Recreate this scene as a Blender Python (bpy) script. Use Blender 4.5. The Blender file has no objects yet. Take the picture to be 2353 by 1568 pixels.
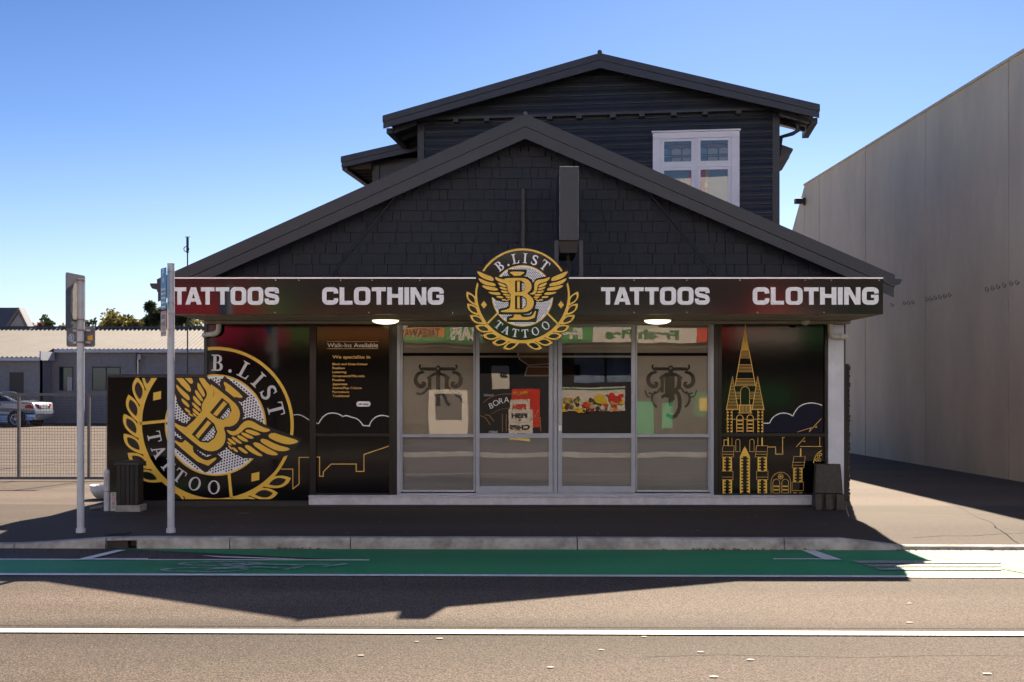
import bpy, bmesh, math, random
from mathutils import Vector, Matrix
from mathutils.geometry import tessellate_polygon
random.seed(7)
S = bpy.context.scene
C = S.collection
R = math.radians

# ------------------------------------------------------------------ camera, world, sun
F = 2614.0            # focal length in pixels of the 2353 px wide survey of the photograph
CX, CY = 1176.5, 895.0
cam = bpy.data.cameras.new('camera'); cam.lens = 40; cam.sensor_width = 36
cam.shift_y = 111.0/2353; cam.clip_start = 0.05; cam.clip_end = 5000
co = bpy.data.objects.new('camera', cam); C.objects.link(co)
co.location = (0, 0, 1.62); co.rotation_euler = (R(90), 0, 0)
S.camera = co
SUN_AZ = math.atan(0.262); SUN_EL = R(37.8)
w = bpy.data.worlds.new('World'); S.world = w; w.use_nodes = True
nt = w.node_tree
sky = nt.nodes.new('ShaderNodeTexSky'); sky.sky_type = 'NISHITA'; sky.sun_disc = False
sky.sun_elevation = SUN_EL; sky.sun_rotation = SUN_AZ
sky.altitude = 50; sky.air_density = 1.0; sky.dust_density = 0.6; sky.ozone_density = 2.2
bg = nt.nodes['Background']; bg.inputs[1].default_value = 0.06
tint = nt.nodes.new('ShaderNodeMix'); tint.data_type = 'RGBA'; tint.blend_type = 'MULTIPLY'; tint.inputs[0].default_value = 1.0
gtc = nt.nodes.new('ShaderNodeTexCoord'); gsx = nt.nodes.new('ShaderNodeSeparateXYZ'); grp = nt.nodes.new('ShaderNodeValToRGB')
nt.links.new(gtc.outputs['Generated'], gsx.inputs[0]); nt.links.new(gsx.outputs[2], grp.inputs[0])
el = grp.color_ramp.elements; el[0].position = 0.0; el[0].color = (0.62, 0.64, 0.74, 1); el[1].position = 0.42; el[1].color = (0.135, 0.245, 0.43, 1)
for p_, c_ in ((0.10, (0.52, 0.57, 0.71, 1)), (0.22, (0.31, 0.41, 0.60, 1))):
    e_ = el.new(p_); e_.color = c_
nt.links.new(grp.outputs[0], tint.inputs[7])
nt.links.new(sky.outputs[0], tint.inputs[6]); nt.links.new(tint.outputs[2], bg.inputs[0])
sl = bpy.data.lights.new('sun', 'SUN'); sl.energy = 4.0; sl.angle = R(0.5); sl.color = (1.0, 0.84, 0.66)
so = bpy.data.objects.new('sun', sl); C.objects.link(so)
sd = Vector((math.sin(SUN_AZ)*math.cos(SUN_EL), math.cos(SUN_AZ)*math.cos(SUN_EL), math.sin(SUN_EL)))
so.rotation_euler = sd.to_track_quat('Z', 'Y').to_euler()
S.view_settings.view_transform = 'Standard'; S.view_settings.look = 'None'
S.view_settings.exposure = 1.82; S.view_settings.gamma = 1.0
S.cycles.max_bounces = 8; S.cycles.transparent_max_bounces = 12

# ------------------------------------------------------------------ materials
def pmat(name, col, rough=0.6, metal=0.0, noise=0.0, nscale=8.0, bump=0.0, bscale=40.0, spec=0.5,
         coat=0.0, emis=None, estr=0.0, col2=None, stretch=None, wear=0.0):
    m = bpy.data.materials.new(name); m.use_nodes = True
    t = m.node_tree; b = t.nodes['Principled BSDF']
    b.inputs['Roughness'].default_value = rough; b.inputs['Metallic'].default_value = metal
    b.inputs['Specular IOR Level'].default_value = spec
    b.inputs['Coat Weight'].default_value = coat; b.inputs['Coat Roughness'].default_value = 0.05
    b.inputs['Base Color'].default_value = (*col, 1)
    tc = t.nodes.new('ShaderNodeTexCoord'); mp = t.nodes.new('ShaderNodeMapping')
    t.links.new(tc.outputs['Object'], mp.inputs[0])
    if stretch: mp.inputs['Scale'].default_value = stretch
    if noise or col2:
        n = t.nodes.new('ShaderNodeTexNoise'); n.inputs['Scale'].default_value = nscale
        n.inputs['Detail'].default_value = 8; n.inputs['Roughness'].default_value = 0.65
        t.links.new(mp.outputs[0], n.inputs['Vector'])
        r = t.nodes.new('ShaderNodeValToRGB')
        c2 = col2 if col2 else tuple(min(1, c*(1+noise)) for c in col)
        c1 = col if col2 else tuple(c*(1-noise) for c in col)
        r.color_ramp.elements[0].position = 0.34; r.color_ramp.elements[1].position = 0.66
        r.color_ramp.elements[0].color = (*c1, 1); r.color_ramp.elements[1].color = (*c2, 1)
        t.links.new(n.outputs['Fac'], r.inputs[0]); t.links.new(r.outputs[0], b.inputs['Base Color'])
        if wear:
            mr = t.nodes.new('ShaderNodeMapRange')
            mr.inputs['To Min'].default_value = max(0.02, rough-wear); mr.inputs['To Max'].default_value = rough+wear
            t.links.new(n.outputs['Fac'], mr.inputs[0]); t.links.new(mr.outputs[0], b.inputs['Roughness'])
    if bump:
        n2 = t.nodes.new('ShaderNodeTexNoise'); n2.inputs['Scale'].default_value = bscale
        n2.inputs['Detail'].default_value = 4
        t.links.new(mp.outputs[0], n2.inputs['Vector'])
        bp = t.nodes.new('ShaderNodeBump'); bp.inputs['Strength'].default_value = bump
        bp.inputs['Distance'].default_value = 0.01
        t.links.new(n2.outputs['Fac'], bp.inputs['Height']); t.links.new(bp.outputs[0], b.inputs['Normal'])
    if emis:
        b.inputs['Emission Color'].default_value = (*emis, 1); b.inputs['Emission Strength'].default_value = estr
    return m

def asphalt(name, dark, light, speck, rough=0.75, big=0.7, grain=260.0, ramp=(0.42, 0.6), bumpd=0.006, bands=False):
    m = bpy.data.materials.new(name); m.use_nodes = True
    t = m.node_tree; b = t.nodes['Principled BSDF']
    b.inputs['Roughness'].default_value = rough; b.inputs['Specular IOR Level'].default_value = 0.22
    tc = t.nodes.new('ShaderNodeTexCoord')
    def noise(sc, det=4, st=None):
        n = t.nodes.new('ShaderNodeTexNoise'); n.inputs['Scale'].default_value = sc; n.inputs['Detail'].default_value = det
        if st:
            mp = t.nodes.new('ShaderNodeMapping'); mp.inputs['Scale'].default_value = st
            t.links.new(tc.outputs['Object'], mp.inputs[0]); t.links.new(mp.outputs[0], n.inputs['Vector'])
        else: t.links.new(tc.outputs['Object'], n.inputs['Vector'])
        return n
    def ramp_(src, p0, p1, c0, c1):
        r = t.nodes.new('ShaderNodeValToRGB'); r.color_ramp.elements[0].position = p0; r.color_ramp.elements[1].position = p1
        r.color_ramp.elements[0].color = (*c0, 1); r.color_ramp.elements[1].color = (*c1, 1)
        t.links.new(src, r.inputs[0]); return r
    def mix(fac, a, c, mode='MIX'):
        x = t.nodes.new('ShaderNodeMix'); x.data_type = 'RGBA'; x.blend_type = mode
        if isinstance(fac, float): x.inputs[0].default_value = fac
        else: t.links.new(fac, x.inputs[0])
        t.links.new(a, x.inputs[6])
        if isinstance(c, tuple): x.inputs[7].default_value = (*c, 1)
        else: t.links.new(c, x.inputs[7])
        return x.outputs[2]
    g = noise(grain*0.35, 6); base = ramp_(g.outputs['Fac'], ramp[0], ramp[1], dark, light)
    bl = noise(big, 5, (0.25, 1.0, 1.0)); bw = ramp_(bl.outputs['Fac'], 0.35, 0.7, (0.78, 0.78, 0.78), (1.15, 1.14, 1.12))
    c1 = mix(1.0, base.outputs[0], bw.outputs[0], 'MULTIPLY')
    if bands:      # tyre tracks and wear run along the road
        sp = t.nodes.new('ShaderNodeSeparateXYZ'); t.links.new(tc.outputs['Object'], sp.inputs[0])
        wn = noise(1.2, 4, (0.3, 1, 1)); ad = t.nodes.new('ShaderNodeMath'); ad.operation = 'MULTIPLY_ADD'; ad.inputs[1].default_value = 0.5
        t.links.new(wn.outputs['Fac'], ad.inputs[0]); t.links.new(sp.outputs[1], ad.inputs[2])
        mr = t.nodes.new('ShaderNodeMapRange'); mr.inputs['From Min'].default_value = 6.25; mr.inputs['From Max'].default_value = 12.65
        t.links.new(ad.outputs[0], mr.inputs[0]); rb = t.nodes.new('ShaderNodeValToRGB'); e = rb.color_ramp.elements
        e[0].position = 0.0; e[0].color = (1, 1, 1, 1); e[1].position = 1.0; e[1].color = (.9, .9, .9, 1)
        for p_, c_ in ((.16, .97), (.27, .80), (.32, .70), (.36, .66), (.42, 1.08), (.55, 1.12), (.62, .86), (.70, .95)):
            q_ = e.new(p_); q_.color = (c_, c_, c_, 1)
        t.links.new(mr.outputs[0], rb.inputs[0]); c1 = mix(1.0, c1, rb.outputs[0], 'MULTIPLY')
        sn = noise(0.55, 3); sr = ramp_(sn.outputs['Fac'], 0.60, 0.72, (1, 1, 1), (.74, .73, .72)); c1 = mix(1.0, c1, sr.outputs[0], 'MULTIPLY')
    v = t.nodes.new('ShaderNodeTexVoronoi'); v.inputs['Scale'].default_value = grain*0.22
    t.links.new(tc.outputs['Object'], v.inputs['Vector'])
    cr = ramp_(v.outputs['Distance'], 0.10, 0.22, (1, 1, 1), (0, 0, 0))
    sep = t.nodes.new('ShaderNodeSeparateColor'); t.links.new(v.outputs['Color'], sep.inputs[0])
    gt = t.nodes.new('ShaderNodeMath'); gt.operation = 'GREATER_THAN'; gt.inputs[1].default_value = 0.62
    t.links.new(sep.outputs[0], gt.inputs[0])
    ml = t.nodes.new('ShaderNodeMath'); ml.operation = 'MULTIPLY'
    t.links.new(cr.outputs[0], ml.inputs[0]); t.links.new(gt.outputs[0], ml.inputs[1])
    c2 = mix(ml.outputs[0], c1, speck)
    t.links.new(c2, b.inputs['Base Color'])
    bp = t.nodes.new('ShaderNodeBump'); bp.inputs['Strength'].default_value = 0.8; bp.inputs['Distance'].default_value = bumpd
    t.links.new(g.outputs['Fac'], bp.inputs['Height']); t.links.new(bp.outputs[0], b.inputs['Normal'])
    return m

M = {}
M['road'] = asphalt('road_asphalt', (0.048, 0.038, 0.031), (0.168, 0.134, 0.108), (0.30, 0.25, 0.20), rough=0.85, grain=230, ramp=(0.40, 0.60), bumpd=0.008, bands=True)
M['path'] = asphalt('path_asphalt', (0.060, 0.047, 0.038), (0.118, 0.094, 0.075), (0.22, 0.20, 0.18), rough=0.85, grain=300)
M['lot'] = asphalt('lot_asphalt', (0.088, 0.069, 0.055), (0.158, 0.126, 0.10), (0.3, 0.27, 0.24), rough=0.85, grain=200)
M['green'] = asphalt('green_lane', (0.028, 0.24, 0.095), (0.045, 0.35, 0.15), (0.07, 0.38, 0.20), rough=0.6, grain=300)
M['paint'] = pmat('road_paint', (0.78, 0.77, 0.74), 0.55, noise=0.12, nscale=60, bump=0.4, bscale=200)
M['paintworn'] = pmat('worn_paint', (0.14, 0.20, 0.15), 0.7, col2=(0.42, 0.43, 0.40), nscale=25)
M['chip'] = pmat('paint_chip', (0.36, 0.33, 0.29), 0.7)
M['laneglare'] = pmat('lane_glare', (0.075, 0.17, 0.085), 0.7, col2=(0.15, 0.21, 0.12), nscale=12)  # sun glare on the green lane, put into a washed-out colour
M['paintfaint'] = pmat('faded_paint', (0.03, 0.22, 0.13), 0.6, col2=(0.42, 0.52, 0.50), nscale=14)
M['kerb'] = pmat('kerb_concrete', (0.24, 0.225, 0.21), 0.85, col2=(0.55, 0.53, 0.50), nscale=4.5, bump=0.6, bscale=90)
M['concrete'] = pmat('concrete', (0.25, 0.24, 0.22), 0.85, col2=(0.42, 0.40, 0.37), nscale=18, bump=0.5, bscale=90)
M['navy'] = pmat('navy_board', (0.017, 0.021, 0.029), 0.42, noise=0.18, nscale=3, bump=0.15, bscale=60, wear=0.08)
M['shingle'] = pmat('dark_shingle', (0.011, 0.015, 0.027), 0.62, noise=0.30, nscale=7, bump=0.5, bscale=50, stretch=(3, 1, 0.6))
M['barge'] = pmat('charcoal_barge', (0.025, 0.030, 0.044), 0.45, noise=0.12, nscale=2.5, bump=0.06, bscale=50)
M['rooftin'] = pmat('roof_metal', (0.055, 0.055, 0.062), 0.4, noise=0.15, nscale=3)
M['vinyl'] = pmat('black_vinyl', (0.004, 0.004, 0.005), 0.09, bump=0.03, bscale=9, spec=0.36)
M['signvinyl'] = pmat('sign_vinyl', (0.007, 0.006, 0.009), 0.12, bump=0.05, bscale=5, spec=0.5)
M['blackframe'] = pmat('black_frame', (0.010, 0.010, 0.011), 0.3, noise=0.2, nscale=6)
M['gold'] = pmat('gold_vinyl', (1.0, 0.60, 0.075), 0.4, noise=0.05, nscale=2)
M['goldline'] = pmat('gold_line', (0.98, 0.57, 0.13), 0.4)
M['white'] = pmat('white_vinyl', (0.93, 0.93, 0.96), 0.35)
M['whitesign'] = pmat('white_letter', (0.96, 0.96, 0.99), 0.35, noise=0.02, nscale=4, emis=(0.85, 0.85, 1.0), estr=0.0)
M['greyletter'] = pmat('pale_vinyl', (0.72, 0.69, 0.69), 0.4)
M['cloudblue'] = pmat('dark_blue_vinyl', (0.004, 0.008, 0.03), 0.09, bump=0.03, bscale=9, spec=0.36)
M['dot'] = pmat('black_dot', (0.008, 0.008, 0.01), 0.3)
M['alu'] = pmat('grey_aluminium', (0.42, 0.44, 0.50), 0.38, noise=0.06, nscale=8)
M['alulight'] = pmat('bright_flashing', (0.75, 0.75, 0.80), 0.3, metal=0.6)
M['sill'] = pmat('pale_sill', (0.60, 0.60, 0.66), 0.6, noise=0.15, nscale=7)
M['soffit'] = pmat('canopy_soffit', (0.30, 0.26, 0.21), 0.6, noise=0.1, nscale=3)
M['pilaster'] = pmat('pale_pilaster', (0.66, 0.68, 0.74), 0.6, noise=0.08, nscale=5, bump=0.2)
M['film'] = pmat('privacy_film', (0.42, 0.375, 0.31), 0.5, noise=0.06, nscale=1.5)
M['filmlow'] = pmat('lower_film', (0.33, 0.34, 0.37), 0.5, noise=0.06, nscale=1.5)
M['cut'] = pmat('clear_cutout', (0.012, 0.010, 0.010), 0.2)
M['pvc'] = pmat('white_pvc', (0.66, 0.64, 0.58), 0.4, noise=0.08, nscale=9)
M['steel'] = pmat('galvanised', (0.42, 0.43, 0.45), 0.45, metal=0.3, noise=0.12, nscale=20)
M['pole'] = pmat('white_pole', (0.52, 0.54, 0.60), 0.45, noise=0.08, nscale=9)
M['fence'] = pmat('fence_steel', (0.12, 0.12, 0.13), 0.5, noise=0.1)
M['precast'] = pmat('precast_wall', (0.84, 0.70, 0.50), 0.8, noise=0.10, nscale=0.9, bump=0.12, bscale=14, stretch=(1.0, 1.0, 0.35))
M['joint'] = pmat('joint_dark', (0.05, 0.045, 0.04), 0.9)
M['block'] = pmat('grey_block', (0.27, 0.255, 0.26), 0.8, noise=0.12, nscale=5, bump=0.3)
M['tin'] = pmat('pale_corrugated', (0.12, 0.113, 0.106), 0.8, metal=0.0, noise=0.15, nscale=1.2)
M['bluetin'] = pmat('blue_roof', (0.035, 0.05, 0.09), 0.5)
M['creamwall'] = pmat('pale_weatherboard', (0.55, 0.53, 0.52), 0.6)
M['winframe'] = pmat('white_window_paint', (0.78, 0.78, 0.84), 0.45, noise=0.05, nscale=6)
M['curtain'] = pmat('red_curtain', (0.42, 0.02, 0.015), 0.8, noise=0.25, nscale=10)
M['gilt'] = pmat('ochre_curtain_edge', (0.40, 0.24, 0.05), 0.7)
M['roomgrey'] = pmat('window_blind', (0.16, 0.22, 0.25), 0.7, noise=0.1, nscale=2)
M['lead'] = pmat('lead_came', (0.05, 0.05, 0.06), 0.5)
M['leadgreen'] = pmat('pale_leaded_glass', (0.33, 0.35, 0.30), 0.3)
M['leadpink'] = pmat('pink_leaded_glass', (0.22, 0.13, 0.13), 0.3)
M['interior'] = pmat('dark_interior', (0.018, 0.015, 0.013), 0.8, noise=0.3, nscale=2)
M['wood'] = pmat('brown_wood', (0.11, 0.05, 0.02), 0.6, noise=0.2)
M['dullgold'] = pmat('dull_gold', (0.24, 0.11, 0.025), 0.5)
M['plasticblack'] = pmat('weathered_black', (0.02, 0.02, 0.022), 0.55, col2=(0.05, 0.043, 0.03), nscale=14, bump=0.3)
M['slat'] = pmat('black_timber', (0.02, 0.017, 0.015), 0.65, noise=0.3, nscale=6, stretch=(4, 4, 0.4), bump=0.2)
M['lamp'] = pmat('lamp_diffuser', (0.8, 0.75, 0.6), 0.4, emis=(1.0, 0.86, 0.58), estr=0.6)
M['lampoff'] = pmat('lamp_glass_off', (0.5, 0.48, 0.38), 0.4)
M['blue'] = pmat('blue_sign', (0.02, 0.17, 0.36), 0.35)
M['pink'] = pmat('pale_pink_sign', (0.55, 0.42, 0.42), 0.5)
M['signback'] = pmat('sign_back_grey', (0.13, 0.14, 0.17), 0.45, noise=0.2, nscale=6)
M['yellow'] = pmat('yellow_sticker', (0.75, 0.42, 0.02), 0.5)
M['stickerblue'] = pmat('sticker_blue', (0.35, 0.45, 0.65), 0.5)
M['copper'] = pmat('rusty_clamp', (0.35, 0.22, 0.18), 0.5, metal=0.4, noise=0.3)
M['carpaint'] = pmat('silver_blue_paint', (0.50, 0.56, 0.66), 0.22, metal=0.45, coat=1.0)
M['carglass'] = pmat('car_glass', (0.01, 0.012, 0.016), 0.06, spec=0.8)
M['tyre'] = pmat('tyre_rubber', (0.012, 0.012, 0.013), 0.75)
M['rim'] = pmat('alloy_rim', (0.55, 0.56, 0.60), 0.3, metal=0.6)
M['tail'] = pmat('red_lamp', (0.45, 0.01, 0.015), 0.15)
M['bark'] = pmat('bark', (0.13, 0.10, 0.075), 0.9, noise=0.3, nscale=12, bump=0.6)
def leafmat(name, col):
    m = pmat(name, col, 0.6, noise=0.5, nscale=3); t = m.node_tree; b = t.nodes['Principled BSDF']
    tr = t.nodes.new('ShaderNodeBsdfTranslucent'); tr.inputs[0].default_value = (*[min(1, c*1.7) for c in col], 1)
    mx = t.nodes.new('ShaderNodeMixShader'); mx.inputs[0].default_value = 0.45
    t.links.new(b.outputs[0], mx.inputs[1]); t.links.new(tr.outputs[0], mx.inputs[2]); t.links.new(mx.outputs[0], t.nodes['Material Output'].inputs[0])
    return m
M['leaf_dark'] = leafmat('leaf_dark', (0.028, 0.042, 0.015))
M['leaf_gold'] = leafmat('leaf_olive', (0.14, 0.12, 0.025))
M['leaf_rust'] = leafmat('leaf_rust', (0.24, 0.11, 0.06))
M['litter'] = pmat('leaf_litter', (0.13, 0.035, 0.02), 0.8, noise=0.5, nscale=20)
# street opposite, seen in the glazing
M['o_tan'] = pmat('opposite_tan_wall', (0.05, 0.038, 0.028), 0.8, noise=0.06)
M['o_green'] = pmat('opposite_green', (0.10, 0.38, 0.10), 0.6)
M['o_green2'] = pmat('opposite_dark_green', (0.03, 0.20, 0.06), 0.6)
M['o_mint'] = pmat('opposite_poster_green', (0.06, 0.48, 0.22), 0.6)
M['o_red'] = pmat('opposite_crimson', (0.85, 0.02, 0.15), 0.6)
M['o_scarlet'] = pmat('opposite_scarlet', (0.8, 0.05, 0.03), 0.6)
M['o_orange'] = pmat('opposite_orange', (0.85, 0.33, 0.09), 0.6)
M['o_cream'] = pmat('opposite_cream', (0.85, 0.76, 0.66), 0.6)
M['o_dark'] = pmat('opposite_dark', (0.03, 0.03, 0.035), 0.5)
M['o_bounce'] = pmat('opposite_bounce_storey', (0.80, 0.86, 0.96), 0.8)  # white storey added opposite to throw sunlight back onto the shop front
M['o_glass'] = pmat('opposite_glass', (0.02, 0.03, 0.04), 0.05, spec=0.8)
M['o_blue'] = pmat('opposite_blue_grey', (0.22, 0.30, 0.42), 0.5, noise=0.4, nscale=3)
M['o_yellow'] = pmat('opposite_yellow', (0.9, 0.62, 0.05), 0.6)
M['o_pinkish'] = pmat('opposite_peach', (0.85, 0.45, 0.30), 0.6)
M['o_grey'] = pmat('opposite_grey', (0.08, 0.066, 0.052), 0.7)

def glassmat(name, tint, refl_mul=1.0, bump=0.0):
    m = bpy.data.materials.new(name); m.use_nodes = True; t = m.node_tree
    t.nodes.remove(t.nodes['Principled BSDF'])
    out = t.nodes['Material Output']
    tr = t.nodes.new('ShaderNodeBsdfTransparent'); tr.inputs[0].default_value = (*tint, 1)
    gl = t.nodes.new('ShaderNodeBsdfGlossy'); gl.inputs['Roughness'].default_value = 0.0
    fr = t.nodes.new('ShaderNodeFresnel'); fr.inputs['IOR'].default_value = 1.55
    mu = t.nodes.new('ShaderNodeMath'); mu.operation = 'MULTIPLY'; mu.inputs[1].default_value = refl_mul; mu.use_clamp = True
    t.links.new(fr.outputs[0], mu.inputs[0])
    mx = t.nodes.new('ShaderNodeMixShader')
    t.links.new(mu.outputs[0], mx.inputs[0]); t.links.new(tr.outputs[0], mx.inputs[1]); t.links.new(gl.outputs[0], mx.inputs[2])
    if bump:
        tc = t.nodes.new('ShaderNodeTexCoord')
        n = t.nodes.new('ShaderNodeTexNoise'); n.inputs['Scale'].default_value = 1.6; n.inputs['Detail'].default_value = 1
        t.links.new(tc.outputs['Object'], n.inputs['Vector'])
        b = t.nodes.new('ShaderNodeBump'); b.inputs['Strength'].default_value = bump; b.inputs['Distance'].default_value = 0.01
        t.links.new(n.outputs['Fac'], b.inputs['Height']); t.links.new(b.outputs[0], gl.inputs['Normal'])
    t.links.new(mx.outputs[0], out.inputs[0])
    return m
M['glass'] = glassmat('shop_glass', (0.9, 0.9, 0.88), 2.1, 0.10)
M['glassup'] = glassmat('upper_glass', (0.85, 0.9, 0.92), 2.2, 0.05)

# ------------------------------------------------------------------ helpers
def tag(o, label=None, cat=None, group=None, kind=None):
    if label: o['label'] = label
    if cat: o['category'] = cat
    if group: o['group'] = group
    if kind: o['kind'] = kind
    return o
def empty(name, loc=(0, 0, 0), rz=0.0, label=None, cat=None, group=None):
    o = bpy.data.objects.new(name, None); C.objects.link(o); o.location = loc; o.rotation_euler = (0, 0, rz)
    o.empty_display_size = 0.2
    return tag(o, label, cat, group)

class MB:
    """collects faces with materials; build() links ONE mesh object"""
    def __init__(s): s.v = []; s.f = []; s.m = []; s.mats = []; s.sm = []
    def mi(s, m):
        if m not in s.mats: s.mats.append(m)
        return s.mats.index(m)
    def face(s, pts, m, smooth=False):
        b = len(s.v); s.v += [tuple(p) for p in pts]; s.f.append(tuple(range(b, b+len(pts)))); s.m.append(s.mi(m)); s.sm.append(smooth)
    def mesh(s, verts, faces, m, smooth=False):
        b = len(s.v); s.v += [tuple(p) for p in verts]; k = s.mi(m)
        for f in faces: s.f.append(tuple(b+i for i in f)); s.m.append(k); s.sm.append(smooth)
    def box(s, x0, x1, y0, y1, z0, z1, m, mat=None):
        v = [(x0,y0,z0),(x1,y0,z0),(x1,y1,z0),(x0,y1,z0),(x0,y0,z1),(x1,y0,z1),(x1,y1,z1),(x0,y1,z1)]
        if mat: v = [mat @ Vector(p) for p in v]
        s.mesh(v, [(0,3,2,1),(4,5,6,7),(0,1,5,4),(1,2,6,5),(2,3,7,6),(3,0,4,7)], m)
    def prism(s, pts, y0, y1, m):
        """polygon in x,z extruded along y"""
        n = len(pts); v = [(p[0], y0, p[1]) for p in pts] + [(p[0], y1, p[1]) for p in pts]
        tris = tessellate_polygon([[Vector((p[0], p[1], 0)) for p in pts]])
        fs = [tuple(t) for t in tris] + [tuple(n+i for i in reversed(t)) for t in tris]
        fs += [(i, (i+1) % n, n+(i+1) % n, n+i) for i in range(n)]
        s.mesh(v, fs, m)
    def bar(s, a, b, r, m, seg=10, smooth=True, r2=None):
        a = Vector(a); b = Vector(b); d = (b-a)
        if d.length < 1e-6: return
        q = d.to_track_quat('Z', 'Y'); r2 = r if r2 is None else r2
        v = [a + q @ Vector((r*math.cos(2*math.pi*i/seg), r*math.sin(2*math.pi*i/seg), 0)) for i in range(seg)]
        v += [b + q @ Vector((r2*math.cos(2*math.pi*i/seg), r2*math.sin(2*math.pi*i/seg), 0)) for i in range(seg)]
        fs = [(i, (i+1) % seg, seg+(i+1) % seg, seg+i) for i in range(seg)]
        s.mesh(v, fs, m, smooth); s.mesh(v, [tuple(range(seg-1, -1, -1)), tuple(range(seg, 2*seg))], m)
    def rod(s, a, b, wd, m):
        s.bar(a, b, wd/2**0.5, m, 4, False)
    def tube(s, pts, r, m, seg=12):
        pts = [Vector(p) for p in pts]; rings = []
        for i, p in enumerate(pts):
            d = (pts[min(i+1, len(pts)-1)] - pts[max(i-1, 0)]).normalized(); q = d.to_track_quat('Z', 'Y')
            if i and abs(d.z) < 0.999: pass
            rings.append((p, q))
        v = []
        ref = None
        for p, q in rings:
            ax = q @ Vector((1, 0, 0)); n = q @ Vector((0, 0, 1))
            if ref is not None: ax = (ref - n*ref.dot(n)).normalized()
            ref = ax; ay = n.cross(ax)
            v += [p + ax*r*math.cos(2*math.pi*k/seg) + ay*r*math.sin(2*math.pi*k/seg) for k in range(seg)]
        fs = []
        for i in range(len(pts)-1):
            for k in range(seg): fs.append((i*seg+k, i*seg+(k+1) % seg, (i+1)*seg+(k+1) % seg, (i+1)*seg+k))
        s.mesh(v, fs, m, True)
        s.mesh(v[:seg], [tuple(range(seg))], m); s.mesh(v[-seg:], [tuple(range(seg))], m)
    def build(s, name, parent=None, bevel=0.0, label=None, cat=None, group=None, kind=None, loc=None):
        me = bpy.data.meshes.new(name); me.from_pydata(s.v, [], s.f); me.validate(clean_customdata=False)
        for m in s.mats: me.materials.append(m)
        if len(me.polygons) == len(s.m):
            me.polygons.foreach_set('material_index', s.m); me.polygons.foreach_set('use_smooth', s.sm)
        me.update()
        o = bpy.data.objects.new(name, me); C.objects.link(o); o.parent = parent
        if loc: o.location = loc
        if bevel:
            bm = bmesh.new(); bm.from_mesh(me); bmesh.ops.remove_doubles(bm, verts=bm.verts, dist=1e-5)
            bmesh.ops.recalc_face_normals(bm, faces=bm.faces); bm.to_mesh(me); bm.free()
            md = o.modifiers.new('bevel', 'BEVEL'); md.width = bevel; md.segments = 2; md.limit_method = 'ANGLE'; md.angle_limit = R(40)
        return tag(o, label, cat, group, kind)

def copy_tree(o, parent=None):
    c = o.copy(); C.objects.link(c); c.parent = parent
    for ch in list(o.children): copy_tree(ch, c)
    return c

class Frame:
    """a vertical plane standing in the street; px() reads survey pixels on the plane at local y = off"""
    def __init__(s, ox, oy, yaw=0.0): s.ox, s.oy, s.yaw = ox, oy, yaw; s.c, s.s = math.cos(yaw), math.sin(yaw)
    def px(s, xd, yd, off=0.0):
        u = (xd-CX)/F; v = (CY-yd)/F
        nx, ny = -s.s, s.c                      # local +y in world
        ex, ey = s.c, s.s
        px_, py_ = s.ox + nx*off, s.oy + ny*off
        t = (px_*nx + py_*ny)/(u*nx + 1.0*ny)
        X, Y = u*t - px_, t - py_
        return (X*ex + Y*ey, 1.62 + v*t)
    def x(s, xd, off=0.0): return s.px(xd, CY, off)[0]

# ---- 2D artwork
def chaikin(p, n=2, closed=True):
    for _ in range(n):
        q = []; L = len(p)
        for i in range(L if closed else L-1):
            a = p[i]; b = p[(i+1) % L]
            q.append((a[0]*.75+b[0]*.25, a[1]*.75+b[1]*.25)); q.append((a[0]*.25+b[0]*.75, a[1]*.25+b[1]*.75))
        if not closed: q = [p[0]] + q + [p[-1]]
        p = q
    return p
def circle(cx, cy, rx, ry=None, n=64, a0=0, a1=360):
    ry = rx if ry is None else ry
    full = abs(a1-a0) >= 360
    k = n if full else n+1
    return [(cx+rx*math.cos(R(a0+(a1-a0)*i/n)), cy+ry*math.sin(R(a0+(a1-a0)*i/n))) for i in range(k)]
def offset_poly(p, d):
    n = len(p); ar = sum(p[i][0]*p[(i+1) % n][1]-p[(i+1) % n][0]*p[i][1] for i in range(n))
    if ar < 0: d = -d
    out = []
    for i in range(n):
        a, b, c = Vector(p[i-1]), Vector(p[i]), Vector(p[(i+1) % n])
        e1 = (b-a); e2 = (c-b)
        if e1.length < 1e-9 or e2.length < 1e-9: out.append(tuple(b)); continue
        e1.normalize(); e2.normalize()
        n1 = Vector((e1.y, -e1.x)); n2 = Vector((e2.y, -e2.x)); m = n1+n2
        if m.length < 1e-6: m = n1
        m.normalize(); k = max(0.5, m.dot(n1)); out.append(tuple(b + m*(d/k)))
    return out
def rrect(x0, y0, x1, y1, r, n=5):
    p = []
    for cx, cy, a in ((x1-r, y1-r, 0), (x0+r, y1-r, 90), (x0+r, y0+r, 180), (x1-r, y0+r, 270)):
        p += [(cx+r*math.cos(R(a+90*i/n)), cy+r*math.sin(R(a+90*i/n))) for i in range(n+1)]
    return p
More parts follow.
